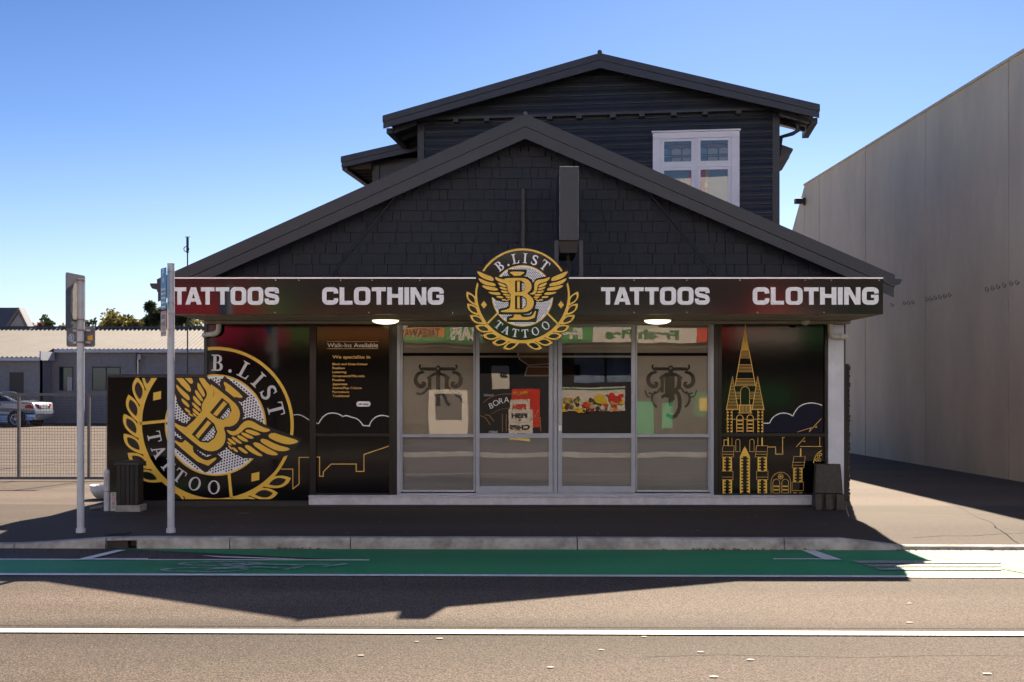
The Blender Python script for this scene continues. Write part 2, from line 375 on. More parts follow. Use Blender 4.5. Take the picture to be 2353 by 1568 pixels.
def ribbon_quads(path, wd, closed=False):
    n = len(path); L = []; Rr = []
    ws = wd if isinstance(wd, list) else [wd]*n
    for i in range(n):
        b = Vector(path[i])
        a = Vector(path[i-1]) if (i or closed) else None
        c = Vector(path[(i+1) % n]) if (i < n-1 or closed) else None
        n1 = n2 = None
        if a is not None and (b-a).length > 1e-9: e = (b-a).normalized(); n1 = Vector((-e.y, e.x))
        if c is not None and (c-b).length > 1e-9: e = (c-b).normalized(); n2 = Vector((-e.y, e.x))
        if n1 is None: n1 = n2
        if n2 is None: n2 = n1
        m = n1+n2; m = m.normalized() if m.length > 1e-6 else n1
        k = max(0.45, m.dot(n1)); h = ws[i]/2/k
        L.append(tuple(b+m*h)); Rr.append(tuple(b-m*h))
    q = []
    for i in range(n if closed else n-1):
        j = (i+1) % n; q.append([L[i], Rr[i], Rr[j], L[j]])
    return q

STEP = 0.0009
class Art:
    """flat vinyl artwork: triangles stacked in thin layers in front of a plane y = y0 (facing -y)"""
    def __init__(s, y0, clips=None): s.y0 = y0; s.clips = clips; s.mb = MB()
    def tri(s, t, layer, m):
        polys = [t]
        if s.clips:
            polys = []
            for (x0, z0, x1, z1) in s.clips:
                p = t
                for ax, val, sg in ((0, x0, 1), (0, x1, -1), (1, z0, 1), (1, z1, -1)):
                    q = []
                    for i in range(len(p)):
                        a, b = p[i-1], p[i]; da = (a[ax]-val)*sg; db = (b[ax]-val)*sg
                        if (da >= 0) != (db >= 0):
                            k = da/(da-db); q.append((a[0]+(b[0]-a[0])*k, a[1]+(b[1]-a[1])*k))
                        if db >= 0: q.append(b)
                    p = q
                    if len(p) < 3: break
                if len(p) >= 3: polys.append(p)
        for p in polys:
            ar = sum(p[i][0]*p[(i+1) % len(p)][1]-p[(i+1) % len(p)][0]*p[i][1] for i in range(len(p)))
            if abs(ar) < 1e-9: continue
            if ar < 0: p = p[::-1]
            y = s.y0 - STEP*layer
            s.mb.face([(a, y, b) for a, b in p], m)
    def poly(s, pts, layer, m, holes=(), T=None):
        rings = [pts] + list(holes)
        if T: rings = [[T(p) for p in r] for r in rings]
        flat = [p for r in rings for p in r]
        for t in tessellate_polygon([[Vector((p[0], p[1], 0)) for p in r] for r in rings]):
            s.tri([tuple(flat[i]) for i in t], layer, m)
    def line(s, path, wd, layer, m, T=None, closed=False):
        for q in ribbon_quads(path, wd, closed):
            if T: q = [T(p) for p in q]
            s.tri([q[0], q[1], q[2]], layer, m); s.tri([q[0], q[2], q[3]], layer, m)
    def text(s, body, x, z, size, layer, m, width=None, bold=0.02, align='LEFT', mirror=False, rot=0.0):
        cu = bpy.data.curves.new('t', 'FONT'); cu.body = body; cu.size = 1.0; cu.offset = bold; cu.fill_mode = 'FRONT'
        ob = bpy.data.objects.new('t', cu); C.objects.link(ob)
        dg = bpy.context.evaluated_depsgraph_get(); me = ob.evaluated_get(dg).to_mesh()
        me.calc_loop_triangles()
        vs = [(v.co.x, v.co.y) for v in me.vertices]
        tr = [tuple(t.vertices) for t in me.loop_triangles]
        ob.evaluated_get(dg).to_mesh_clear()
        bpy.data.objects.remove(ob); bpy.data.curves.remove(cu)
        if not vs: return
        x0 = min(v[0] for v in vs); x1 = max(v[0] for v in vs)
        k = size/0.72; kx = k if width is None else width/(x1-x0)
        off = {'LEFT': 0, 'CENTER': -0.5*(x1-x0), 'RIGHT': -(x1-x0)}[align]
        cr, sr = math.cos(rot), math.sin(rot)
        for t in tr:
            q = []
            for i in t:
                a = (vs[i][0]-x0+off)*kx*(-1 if mirror else 1); b = vs[i][1]*k
                q.append((x+a*cr-b*sr, z+a*sr+b*cr))
            s.tri(q, layer, m)
    def build(s, name, parent, **k): return s.mb.build(name, parent, **k)

# serif capitals (unit height)
SER = {
 'I': (.42, [([(0,0),(.42,0),(.42,.055),(.3,.09),(.3,.91),(.42,.945),(.42,1),(0,1),(0,.945),(.12,.91),(.12,.09),(0,.055)], [])]),
 'L': (.70, [([(0,0),(.66,0),(.70,.3),(.645,.3),(.56,.08),(.30,.07),(.30,.91),(.42,.945),(.42,1),(0,1),(0,.945),(.12,.91),(.12,.09),(0,.055)], [])]),
 'T': (.82, [([(0,.72),(.05,.72),(.1,.92),(.32,.93),(.32,.09),(.2,.055),(.2,0),(.62,0),(.62,.055),(.5,.09),(.5,.93),(.72,.92),(.77,.72),(.82,.72),(.80,1),(.02,1)], [])]),
 'A': (.92, [([(0,0),(.28,0),(.28,.05),(.2,.08),(.27,.3),(.56,.3),(.64,.08),(.54,.05),(.54,0),(.92,0),(.92,.05),(.84,.08),(.5,1),(.42,1),(.1,.08),(0,.05)], [[(.30,.37),(.53,.37),(.41,.74)]])]),
 'O': (.90, [(circle(.45,.5,.45,.52,36), [circle(.45,.5,.285,.45,36)])]),
 'B': (.70, [([(0,0),(.42,0),(.58,.03),(.68,.11),(.71,.24),(.68,.38),(.6,.47),(.5,.52),(.6,.6),(.65,.72),(.62,.87),(.52,.96),(.38,1),(0,1),(0,.945),(.12,.91),(.12,.09),(0,.055)],
      [[(.3,.08),(.42,.08),(.5,.14),(.53,.26),(.5,.38),(.42,.46),(.3,.48)], [(.3,.55),(.38,.55),(.46,.62),(.48,.74),(.45,.87),(.38,.93),(.3,.93)]])]),
 '.': (.22, [(circle(.11,.11,.11,.11,16), [])]),
}
S_PATH = chaikin([(.54,.80),(.48,.93),(.33,.97),(.16,.93),(.08,.78),(.14,.62),(.32,.52),(.5,.40),(.57,.24),(.48,.07),(.3,.03),(.13,.07),(.06,.24)], 2, False)
S_W = [0.06+0.13*math.sin(math.pi*min(1, max(0, i/(len(S_PATH)-1))))**0.8 for i in range(len(S_PATH))]
def serif(art, ch, T, layer, m):
    """T maps glyph coords centred on (0,0), unit height"""
    if ch == 'S':
        TT = lambda p: T((p[0]-.32, p[1]-.5))
        art.line(S_PATH, S_W, layer, m, TT)
        art.poly([(.50,.72),(.56,.72),(.57,.99),(.52,.99)], layer+.3, m, (), TT); art.poly([(.05,.30),(.10,.30),(.08,.02),(.03,.02)], layer+.3, m, (), TT)
        return
    wd, ps = SER[ch]
    for o, h in ps: art.poly(o, layer, m, h, lambda p: T((p[0]-wd/2, p[1]-.5)))

# extended bold capitals (unit height)
def ext(art, ch, x, z, h, layer, m, sx=1.0):
    T = lambda p: (x+p[0]*h*sx, z+p[1]*h)
    if ch == 'T': art.poly([(0,.77),(.275,.77),(.275,0),(.535,0),(.535,.77),(.81,.77),(.81,1),(0,1)], layer, m, (), T); return .81
    if ch == 'A': art.poly([(0,0),(.28,0),(.335,.17),(.635,.17),(.69,0),(.98,0),(.64,1),(.33,1)], layer, m, [[(.40,.36),(.57,.36),(.485,.66)]], T); return .98
    if ch == 'O': art.poly(rrect(0,-.01,.94,1.01,.27), layer, m, [rrect(.27,.2,.67,.8,.11)], T); return .94
    if ch == 'S':
        p = chaikin([(.74,.66),(.74,.84),(.62,.88),(.43,.88),(.22,.88),(.13,.82),(.13,.66),(.2,.56),(.43,.51),(.68,.46),(.75,.36),(.75,.2),(.64,.12),(.43,.12),(.22,.12),(.125,.18),(.125,.35)], 2, False)
        art.line(p, .245, layer, m, T); return .88
    if ch in 'CG':
        p = chaikin([(.80,.64),(.80,.80),(.68,.88),(.47,.88),(.25,.88),(.135,.78),(.135,.5),(.135,.22),(.25,.12),(.47,.12),(.68,.12),(.80,.20),(.80,.37 if ch == 'C' else .50)], 2, False)
        art.line(p, .255, layer, m, T)
        if ch == 'G': art.poly([(.50,.39),(.925,.39),(.925,.57),(.50,.57)], layer+.4, m, (), T)
        return .93
    if ch == 'L': art.poly([(0,0),(.74,0),(.74,.22),(.27,.22),(.27,1),(0,1)], layer, m, (), T); return .75
    if ch == 'I': art.poly([(0,0),(.27,0),(.27,1),(0,1)], layer, m, (), T); return .27
    if ch == 'H': art.poly([(0,0),(.27,0),(.27,.39),(.64,.39),(.64,0),(.91,0),(.91,1),(.64,1),(.64,.61),(.27,.61),(.27,1),(0,1)], layer, m, (), T); return .91
    if ch == 'N': art.poly([(0,0),(.26,0),(.26,.62),(.60,0),(.91,0),(.91,1),(.65,1),(.65,.38),(.31,1),(0,1)], layer, m, (), T); return .91
def ext_word(art, word, x0, x1, z, h, layer, m):
    wid = {'T':.81,'A':.98,'O':.94,'S':.88,'C':.93,'G':.93,'L':.75,'I':.27,'H':.91,'N':.91}
    kern = .075
    tot = sum(wid[c] for c in word) + kern*(len(word)-1)
    def adj(a, b): return -.13 if (a+b) in ('TA', 'AT') else 0
    tot += sum(adj(a, b) for a, b in zip(word, word[1:]))
    sx = (x1-x0)/(tot*h); x = x0
    for i, c in enumerate(word):
        ext(art, c, x, z, h, layer, m, sx)
        if i < len(word)-1: x += (wid[c]+kern+adj(c, word[i+1]))*h*sx

# winged monogram emblem; design coordinates: centre (0,0), ring radius 640, y up
def mir(p): return [(-a, b) for a, b in p]
def emblem(art, cx, cz, Rm, rot, black, gold, white, dot, base=0, backing=True, letter=None):
    k = Rm/640.0; c, s = math.cos(rot), math.sin(rot)
    T = lambda p: (cx+(p[0]*c-p[1]*s)*k, cz+(p[0]*s+p[1]*c)*k)
    E = lambda pts: [(x-952, 766-y) for x, y in pts]
    letter = letter or white
    L = base
    if backing: art.poly(circle(0, 0, 645, n=96), L, black, (), T)
    # ring, thicker below
    top = circle(0, 0, 638, n=72, a0=15, a1=165); topi = circle(0, 0, 612, n=72, a0=15, a1=165)
    for i in range(72): art.poly([top[i], top[i+1], topi[i+1], topi[i]], L+1, gold, (), T)
    n = 96
    for i in range(n):
        a = 165+210*i/n; b = 165+210*(i+1)/n
        def rr(t): f = max(0, math.sin(R(-t)))**0.6; return 638-26-16*f
        p = [(638*math.cos(R(a)), 638*math.sin(R(a))), (638*math.cos(R(b)), 638*math.sin(R(b))), (rr(b)*math.cos(R(b)), rr(b)*math.sin(R(b))), (rr(a)*math.cos(R(a)), rr(a)*math.sin(R(a)))]
        art.poly(p, L+1, gold, (), T)
    # wreath leaves
    for i in range(7):
        a = -4.4+12.3*i
        pol = lambda ang, r: (-r*math.cos(R(ang)), -r*math.sin(R(ang)))
        tip = pol(a, 752); bs = pol(a+17, 634); bs2 = pol(a+13.5, 622)
        q = lambda p0, p1, p2, t: ((1-t)**2*p0[0]+2*t*(1-t)*p1[0]+t*t*p2[0], (1-t)**2*p0[1]+2*t*(1-t)*p1[1]+t*t*p2[1])
        o = [q(tip, pol(a+9, 790), bs, t/10) for t in range(10)] + [bs] + [q(bs2, pol(a+2.5, 622), tip, t/10) for t in range(10)]
        cxm = sum(p[0] for p in o)/len(o); czm = sum(p[1] for p in o)/len(o)
        inn = [(cxm+(p[0]-cxm)*.62, czm+(p[1]-czm)*.62) for p in o]
        for f in (lambda z: z, mir):
            if backing: art.poly(f(offset_poly(o, 8)), L+.4, black, (), T)
            art.poly(f(o), L+1.6, gold, (), T); art.poly(f(inn), L+2.2, black, (), T)
    # diamonds and bars
    dm = [(-519+0, -67), (-519+40, -119), (-519, -171), (-519-40, -119)]
    bar = E([(615,985),(632,1002),(480,1155),(462,1138)])
    for f in (lambda z: z, mir): art.poly(f(dm), L+1, gold, (), T); art.poly(f(bar), L+1, gold, (), T)
    # inner disc
    art.poly(circle(0, 0, 414, n=80), L+2.6, gold, (), T); art.poly(circle(0, 0, 400, n=80), L+3.2, white, (), T)
    row = 0; y = -388
    while y < 390:
        x = -396 + (13 if row % 2 else 0)
        while x < 396:
            if x*x+y*y < 388**2: art.poly([(x-5.5, y-6), (x+5.5, y-6), (x+7, y), (x+5.5, y+7), (x-5.5, y+7), (x-7, y)], L+3.8, dot, (), T)
            x += 26
        y += 19; row += 1
    # monogram
    Lp = E([(785,440),(978,440),(975,465),(930,485),(918,515),(918,960),(930,1050),(1040,1052),(1090,1030),(1118,968),(1138,970),(1112,1090),(772,1090),(775,1070),(820,1062),(842,1040),(842,515),(825,480),(785,462)])
    Bp = E([(712,528),(950,524),(1010,538),(1055,572),(1078,630),(1064,690),(1008,736),(1060,766),(1098,815),(1108,870),(1085,935),(1030,975),(960,988),(662,986),(662,966),(740,952),(792,925),(795,600),(775,562),(715,545)])
    h1 = E([(852,560),(930,560),(978,590),(990,645),(975,692),(925,716),(852,716)])
    h2 = E([(852,762),(940,764),(1000,800),(1014,855),(998,915),(945,950),(852,948)])
    art.poly(offset_poly(Lp, 30), L+4.4, black, (), T)
    art.poly(offset_poly(Bp, 30), L+4.9, black, (), T)
    # wings
    W = [E(p) for p in (
        [(1335,572),(1345,517),(1430,484),(1562,428),(1555,462),(1510,515),(1430,552)],
        [(1308,638),(1322,597),(1440,572),(1552,520),(1530,568),(1470,612),(1390,630)],
        [(1275,698),(1297,657),(1400,640),(1507,618),(1480,655),(1410,688)],
        [(1238,752),(1262,718),(1340,716),(1418,710),(1385,738),(1310,755)],
        [(1203,797),(1226,770),(1312,770),(1280,796)],
        [(1168,822),(1190,808),(1240,815),(1215,834)],
        [(1132,828),(1150,820),(1192,828),(1168,842)],
        [(1165,655),(1178,620),(1292,580),(1262,625),(1215,642)],
        [(1152,692),(1165,664),(1270,640),(1240,678)],
        [(1140,730),(1152,702),(1252,690),(1222,724)],
        [(1112,764),(1125,742),(1226,738),(1192,764)],
        [(1095,794),(1108,774),(1190,774),(1160,800)],
        [(1110,815),(1120,803),(1165,805),(1140,820)])]
    arm = E([(1040,738),(1090,722),(1112,690),(1110,610),(1128,570),(1165,548),(1250,538),(1332,504),(1305,556),(1240,585),(1180,600),(1155,630),(1150,690),(1125,738),(1085,752)])
    back = E([(1035,760),(1050,720),(1085,700),(1090,600),(1115,550),(1160,525),(1300,498),(1340,485),(1565,405),(1582,440),(1575,560),(1530,640),(1440,735),(1350,790),(1300,830),(1210,850),(1130,850),(1080,820)])
    for f in (lambda z: z, mir):
        art.poly(f(back), L+4.1 if f is not mir else L+4.15, black, (), T)
        for p in W: art.poly(f(chaikin(p, 1)), L+5.9, gold, (), T)
        art.poly(f(chaikin(arm, 1)), L+5.9, gold, (), T)
    art.poly(chaikin(Lp, 1), L+5.4 if False else L+4.65, gold, (), T)
    art.poly(offset_poly(Bp, 14), L+5.2, black, (), T)
    art.poly(chaikin(Bp, 1), L+6.6, gold, (), T)
    art.poly(h1, L+7.2, black, (), T); art.poly(h2, L+7.2, black, (), T)
    art.poly(E([(880,572),(915,572),(915,704),(880,710)]), L+7.8, gold, (), T); art.poly(E([(880,776),(915,776),(915,940),(880,936)]), L+7.8, gold, (), T)
    art.poly(E([(946,590),(975,598),(986,645),(972,685),(946,700)]), L+7.8, white, (), T)
    art.poly(E([(946,785),(985,805),(1004,855),(988,905),(946,935)]), L+7.8, white, (), T)
    for yy in range(600, 695, 22):
        for xx in (954, 970): art.poly(E([(xx-5,yy-5),(xx+5,yy-5),(xx+5,yy+7),(xx-5,yy+7)]), L+8.3, dot, (), T)
    for yy in range(800, 930, 22):
        for xx in (954, 974, 992):
            if abs(yy-855) < 60 or xx < 980: art.poly(E([(xx-5,yy-5),(xx+5,yy-5),(xx+5,yy+7),(xx-5,yy+7)]), L+8.3, dot, (), T)
    # lettering round the ring
    for ch, a in (('B', -38), ('.', -24.5), ('L', -11), ('I', 4), ('S', 19), ('T', 36)):
        th = R(-a); r = 508 if ch != '.' else 475+0
        h = 132
        if ch == '.': r = 508
        def TT(p, th=th, r=r, h=h): x, y = p[0]*h, p[1]*h+r; return T((x*math.cos(th)-y*math.sin(th), x*math.sin(th)+y*math.cos(th)))
        serif(art, ch, (lambda p, TT=TT: TT((p[0], p[1]))) if ch != '.' else (lambda p, TT=TT: TT((p[0], p[1]-.0))), L+2.8, letter)
    for ch, a in (('T', -39.5), ('A', -25.5), ('T', -11), ('T', 4), ('O', 20), ('O', 38)):
        th = R(a); r = -508; h = 108
        def TT(p, th=th, r=r, h=h): x, y = p[0]*h, p[1]*h+r; return T((x*math.cos(th)-y*math.sin(th), x*math.sin(th)+y*math.cos(th)))
        serif(art, ch, TT, L+2.8, letter)

# ------------------------------------------------------------------ the ground
def sheet(name, pts, z, m, kind='structure', label=None):
    b = MB(); b.face([(x, y, z) for x, y in pts], m); return b.build(name, kind=kind, label=label)
RT = 0.0157                               # the road runs slightly askew to the shop front
KY = 12.37                                # kerb face at x = 0
def ry(y, x): return y - RT*x
sheet('ground', [(-2500, -2500), (2500, -2500), (2500, 2500), (-2500, 2500)], -0.20, M['lot'])
# road: a grid so the surface can be slightly crowned
b = MB(); nx, ny = 60, 40
def roadz(y): return -0.125 + 0.02*math.sin(max(0, min(1, (KY-y)/8.0))*math.pi/2)*0
vs = []; fs = []
for j in range(ny+1):
    for i in range(nx+1):
        x = -60+120*i/nx; y = 2.2+(KY+0.1-2.2)*j/ny; vs.append((x, ry(y, x), -0.12))
for j in range(ny):
    for i in range(nx): a = j*(nx+1)+i; fs.append((a, a+1, a+nx+2, a+nx+1))
b.mesh(vs, fs, M['road']); b.build('road', kind='structure')
def kz(x):
    """height of the kerb top, dropping at both vehicle crossings"""
    def ss(t): t = max(0, min(1, t)); return t*t*(3-2*t)
    return -0.078*ss((-4.15-x)/1.5) - 0.078*ss((x-3.55)/0.75)
b = MB(); vs = []; fs = []
xs = [-60, -40, -25, -16, -12, -10] + [-9+0.25*i for i in range(77)] + [11, 13, 16, 25, 40, 60]
ys = [0.0, 0.3, 0.6, 0.9, 1.4, 2.2, 3.4]
for j, dy in enumerate(ys):
    for x in xs:
        k = max(0, 1-dy/1.4); vs.append((x, ry(KY+0.14+dy, x), (kz(x)-0.004)*(k*k*(3-2*k)) + 0.0))
nxs = len(xs)
for j in range(len(ys)-1):
    for i in range(nxs-1): a = j*nxs+i; fs.append((a, a+1, a+nxs+1, a+nxs))
b.mesh(vs, fs, M['path'], True); b.build('footpath', kind='structure')
b = MB()
for i in range(nxs-1):
    pass
b.face([(-60, 15.4, -0.004), (60, 15.4, -0.004), (60, 140, -0.004), (-60, 140, -0.004)], M['lot']); b.build('parking_lot', kind='structure')
# far footpath beneath the camera
b = MB(); b.box(-60, 60, -3.0, 2.0, -0.15, 0.0, M['path']); b.build('opposite_footpath', kind='structure')
b = MB(); b.box(-60, 60, 2.003, 2.16, -0.15, 0.003, M['kerb']); b.build('opposite_kerb', kind='structure')
# kerb stones
KJ = [(-5.45), (-4.44), (-3.08), (-1.76), (0.71), (2.95), (4.22)]
edges = [-60, -20, -11.2, -8.4] + KJ + [6.6, 9.0, 12, 20, 60]
b = MB()
for a, c in zip(edges, edges[1:]):
    n = max(2, int((c-a)/0.3)) if c-a < 6 else 8
    a2, c2 = a+0.006, c-0.006
    prof = lambda x: [(0.155, kz(x)-0.11), (0.155, kz(x)), (0.035, kz(x)+0.002), (0.012, kz(x)-0.006), (-0.002, kz(x)-0.028), (-0.016, -0.15)]
    rows = []
    for i in range(n+1):
        x = a2+(c2-a2)*i/n; wob = 0.004*math.sin(x*2.1)
        rows.append([(x, ry(KY+p, x)+wob, z) for p, z in prof(x)])
    P = len(rows[0])
    hole = None
    for i in range(n):
        xm = (rows[i][0][0]+rows[i+1][0][0])/2
        for k in range(P-1):
            if k >= 4 and (abs(xm+4.36) < 0.13 or abs(xm-2.93) < 0.10): continue
            b.face([rows[i][k], rows[i+1][k], rows[i+1][k+1], rows[i][k+1]], M['kerb'], k in (1, 2, 3))
    b.face(rows[0], M['kerb']); b.face(rows[-1][::-1], M['kerb'])
b.build('kerb', kind='structure')
for hx in (-4.36, 2.93):
    b = MB(); y = ry(KY, hx)
    b.box(hx-0.15, hx+0.15, y+0.03, y+0.13, -0.118, -0.03, M['joint'])
    b.build('kerb_outlet', kind='structure')
# painted markings, each a thin sheet on the road
def gpt(xd, yd, z=-0.12): t = (1.62-z)*F/(yd-CY); return ((xd-CX)/F*t, t)
def mark(name, pts, z, m):
    b = MB(); b.face([(x, y, z) for x, y in pts], m); return b.build(name, kind='structure')
def strip(name, y, wd, x0, x1, m, z=-0.111):
    return mark(name, [(x0, ry(y-wd/2, x0)), (x1, ry(y-wd/2, x1)), (x1, ry(y+wd/2, x1)), (x0, ry(y+wd/2, x0))], z, m)
yA = 10.59
b = MB(); z = -0.1155
g1 = gpt(835, 1291); x9 = 60
# narrow lane on the left, widening to the whole bay width past the parking bay
b.face([(-60, ry(yA, -60), z), (g1[0], ry(yA, g1[0]), z), (g1[0], ry(11.52, g1[0]), z), (-60, ry(11.52, -60), z)], M['green'])
q = gpt(240, 1266)
b.face([(g1[0]-0.001, ry(11.521, g1[0]), z), (g1[0]-0.001, ry(KY-0.03, g1[0]), z), (q[0], ry(KY-0.03, q[0]), z)], M['green'])
b.face([(g1[0], ry(yA, g1[0]), z), (4.9, ry(yA, 4.9), z), (4.2, ry(KY-0.03, 4.2), z), (g1[0], ry(KY-0.03, g1[0]), z)], M['green'])
b.build('cycle_lane', kind='structure')
strip('edge_line', yA, 0.105, -60, 60, M['paint'])
strip('bay_line', 11.52, 0.06, -60, g1[0]+0.05, M['paint'])
strip('centre_line', 8.12, 0.13, -60, 60, M['paint'])
strip('road_seam', 8.33, 0.012, -60, 60, M['joint'])
mark('bay_mark', [gpt(173, 1289), gpt(200, 1289), gpt(290, 1266.5), gpt(268, 1266.5)], -0.107, M['paint'])
mark('bay_mark', [gpt(200, 1288.5), gpt(340, 1287.8), gpt(340, 1285.8), gpt(204, 1286)], -0.1068, M['paint'])
mark('bay_mark', [gpt(505, 1283.5), gpt(740, 1290.5), gpt(675, 1287), gpt(465, 1279.5)], -0.107, M['paint'])
mark('bay_mark', [gpt(1895, 1289), gpt(1934, 1289), gpt(1872, 1267.5), gpt(1842, 1267.5)], -0.107, M['paint'])
mark('bay_mark', [gpt(1777, 1288.3), gpt(1893, 1288.3), gpt(1890, 1286.3), gpt(1777, 1286.3)], -0.107, M['paint'])
for k, (y0, y1) in enumerate(((1291, 1297), (1299.5, 1305), (1307.5, 1313))):
    xl = 1958+(y0-1291)*3.1
    mark('hatch_mark', [gpt(xl+14, y1), gpt(2300, y1), gpt(2300, y0), gpt(xl, y0)], -0.107, M['paintworn'])
b = MB(); z = -0.1145
b.face([(4.905, ry(yA+.06, 4.905), z), (40, ry(yA+.06, 40), z), (40, ry(KY-0.03, 40), z), (4.205, ry(KY-0.03, 4.205), z)], M['laneglare']); b.build('lane_glare', kind='structure')  # sheet over the sunlit lane end, its colour painted as backlit glare
# bicycle symbol
b = MB(); z = -0.108
T = lambda p: (-2.95+p[0], ry(11.05, -2.95)+p[1], z)
def gline(path, wd, closed=False, dz=0):
    for qd in ribbon_quads(path, wd, closed): b.face([(T(p)[0], T(p)[1], T(p)[2]+dz) for p in qd], M['paintfaint'])
gline(circle(0, -.18, .40, .125, 36), .05, True); gline(circle(.06, .19, .40, .125, 36), .05, True, 0.0005)
gline([(0, -.18), (.45, -.02), (.75, -.1)], .07, dz=.001); gline([(.06, .19), (.30, 0), (.0, -.18)], .06, dz=.0015); gline([(.06, .19), (.8, .10), (1.15, .13)], .07, dz=.002)
gline([(.78, -.2), (.9, .02)], .08, dz=.0025); gline([(1.1, -.02), (1.28, .12), (1.3, .2)], .07, dz=.003)
b.build('bicycle_symbol', kind='structure')
# chipped paint spots
b = MB()
for xd, yd, r in ((1265,1535,.022),(1640,1557,.026),(2268,1550,.026),(1724,1518,.022),(1480,1465,.018),(1382,1495,.018),(958,1476,.016),(1010,1469,.024),(2090,1388,.018),(2090,1432,.02),(830,1508,.02),(1610,1500,.02)):
    x, y = gpt(xd, yd); b.mesh([(x+r*(1+.3*random.random())*math.cos(2*math.pi*i/11), y+.5*r*(1+.6*random.random())*math.sin(2*math.pi*i/11), -0.113) for i in range(11)], [tuple(range(11))], M['chip'])
b.build('paint_spots', kind='stuff', label='small white paint chips scattered over the asphalt road', cat='paint spots')
b = MB(); rnd = random.Random(21)
for i in range(60):
    xd = rnd.uniform(200, 1950); yd = rnd.uniform(1172, 1228); r = rnd.uniform(.006, .014)
    x, y = gpt(xd, yd, 0); b.mesh([(x+r*(1+.3*rnd.random())*math.cos(2*math.pi*i/9), y+r*(1+.3*rnd.random())*math.sin(2*math.pi*i/9), 0.004) for i in range(9)], [tuple(range(9))], M['o_grey'] if rnd.random() < .5 else M['concrete'])
b.build('gum_spots', kind='stuff', label='small pale gum spots on the shaded footpath', cat='gum spots')
b = MB(); x, y = gpt(560, 1181, 0); b.bar((x, y, 0), (x, y, .005), .10, M['joint'], 24); b.bar((x, y, .005), (x, y, .008), .085, M['plasticblack'], 24)
b.build('service_cover', label='small round dark service cover in the footpath below the mural', cat='cover')
# leaves in the gutter
b = MB()
for i in range(150):
    xd = random.choice([random.uniform(1480, 1900), random.uniform(1600, 1760), random.uniform(2050, 2350), random.uniform(620, 760)])
    x = (xd-CX)/F*12.2; y = ry(KY-random.uniform(.02, .09), x); s = random.uniform(.012, .026); a = random.random()*6.28
    b.face([(x+s*math.cos(a), y+s*math.sin(a), -.112+random.random()*.02), (x-s*.5*math.sin(a), y+s*.5*math.cos(a), -.108), (x-s*math.cos(a), y-s*math.sin(a), -.112+random.random()*.02), (x+s*.5*math.sin(a), y-s*.5*math.cos(a), -.11)], M['litter'])
b.build('leaf_litter', kind='stuff', label='small dry red brown leaves lying in the gutter', cat='leaves')
# drain cover and patches in the footpath
b = MB(); x, y = gpt(272, 1226, 0); b.box(x-.12, x+.12, y-.10, y+.10, 0.0, .005, M['joint'])
for i in range(6): b.box(x-.11+i*.04, x-.095+i*.04, y-.09, y+.09, .0052, .009, M['plasticblack'])
b.build('drain_grate', label='small dark drain grate in the footpath behind the kerb, between the two poles', cat='drain')

b = MB(); rnd = random.Random(31)
for x0_, y0_, x1_, y1_ in ((4.6, 13.0, 9.5, 13.6), (5.2, 14.9, 8.4, 14.2), (-9.5, 13.4, -5.6, 13.9), (-8.8, 17.0, -5.8, 16.4), (5.6, 12.6, 6.3, 16.5)):
    pts = [(x0_+(x1_-x0_)*i/14+rnd.uniform(-.04, .04), y0_+(y1_-y0_)*i/14+rnd.uniform(-.04, .04)) for i in range(15)]
    for qd in ribbon_quads(pts, .012): b.face([(p[0], p[1], .003) for p in qd], M['joint'])
b.build('pavement_cracks', kind='structure')
b = MB()
for x0_, x1_, y0_, y1_ in ((-9, 9, 7.45, 7.40),):
    pts = [(x0_+(x1_-x0_)*i/40, y0_+(y1_-y0_)*i/40+.03*math.sin(i*1.7)+rnd.uniform(-.015, .015)) for i in range(22, 41)]
    for qd in ribbon_quads(pts, .007): b.face([(p[0], p[1], -.1155) for p in qd], M['joint'])
b.build('road_crack', kind='structure')

# ------------------------------------------------------------------ the shop
WY = 15.70; FR = Frame(0, WY)
X = lambda xd: (xd-CX)/F*WY
Z = lambda yd: 1.62+(CY-yd)/F*WY
shop = empty('tattoo_shop', (0, WY, 0), 0, 'single storey black tattoo shop with shingled gable, sign canopy and glazed doors', 'shop')
BY = -0.32                                      # barge boards stand this far in front of the wall
def bx(xd, yd, off): return FR.px(xd, yd, off)
rd = bx(1207, 262, BY); le = bx(362, 642, BY); re = bx(2055, 632, BY)
DEP = 11.0
# body walls
b = MB()
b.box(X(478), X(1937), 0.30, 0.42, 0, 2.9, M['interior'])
zt = Z(637)
b.build_ = None
wall = MB()
wl, wr = X(478), X(1937)
wall.box(wl, wl+.10, 0.0, DEP, -.15, 2.95, M['navy']); wall.box(wr-.10, wr, 0.06, DEP, -.15, 2.95, M['navy'])
wall.box(wl+.1, wr-.1, DEP-.1, DEP, -.15, 2.95, M['navy'])
wall.box(wl+.101, X(712), 0.012, .10, -.15, Z(735), M['blackframe'])
wall.box(X(712), X(722), -.01, .10, Z(1140), Z(735), M['blackframe'])
wall.box(X(900), X(913), -.01, .10, Z(1140), Z(735), M['blackframe'])
wall.box(X(1639), X(1657), -.01, .10, Z(1140), Z(735), M['blackframe'])
wall.box(wl+.101, wr-.101, 0.0, .12, Z(735)+.002, 2.95, M['blackframe'])
wall.box(wl+.11, wr-.11, 0.13, DEP-.11, 2.96, 3.0, M['interior'])
wall.build('wall', shop)
# gable wall backing
b = MB(); zt0 = 2.90
b.prism([(le[0]+.55, zt0), (re[0]-.55, zt0), (re[0]-.55, 3.25), (rd[0], rd[1]-.42), (le[0]+.55, 3.25)], 0.012, .10, M['shingle'])
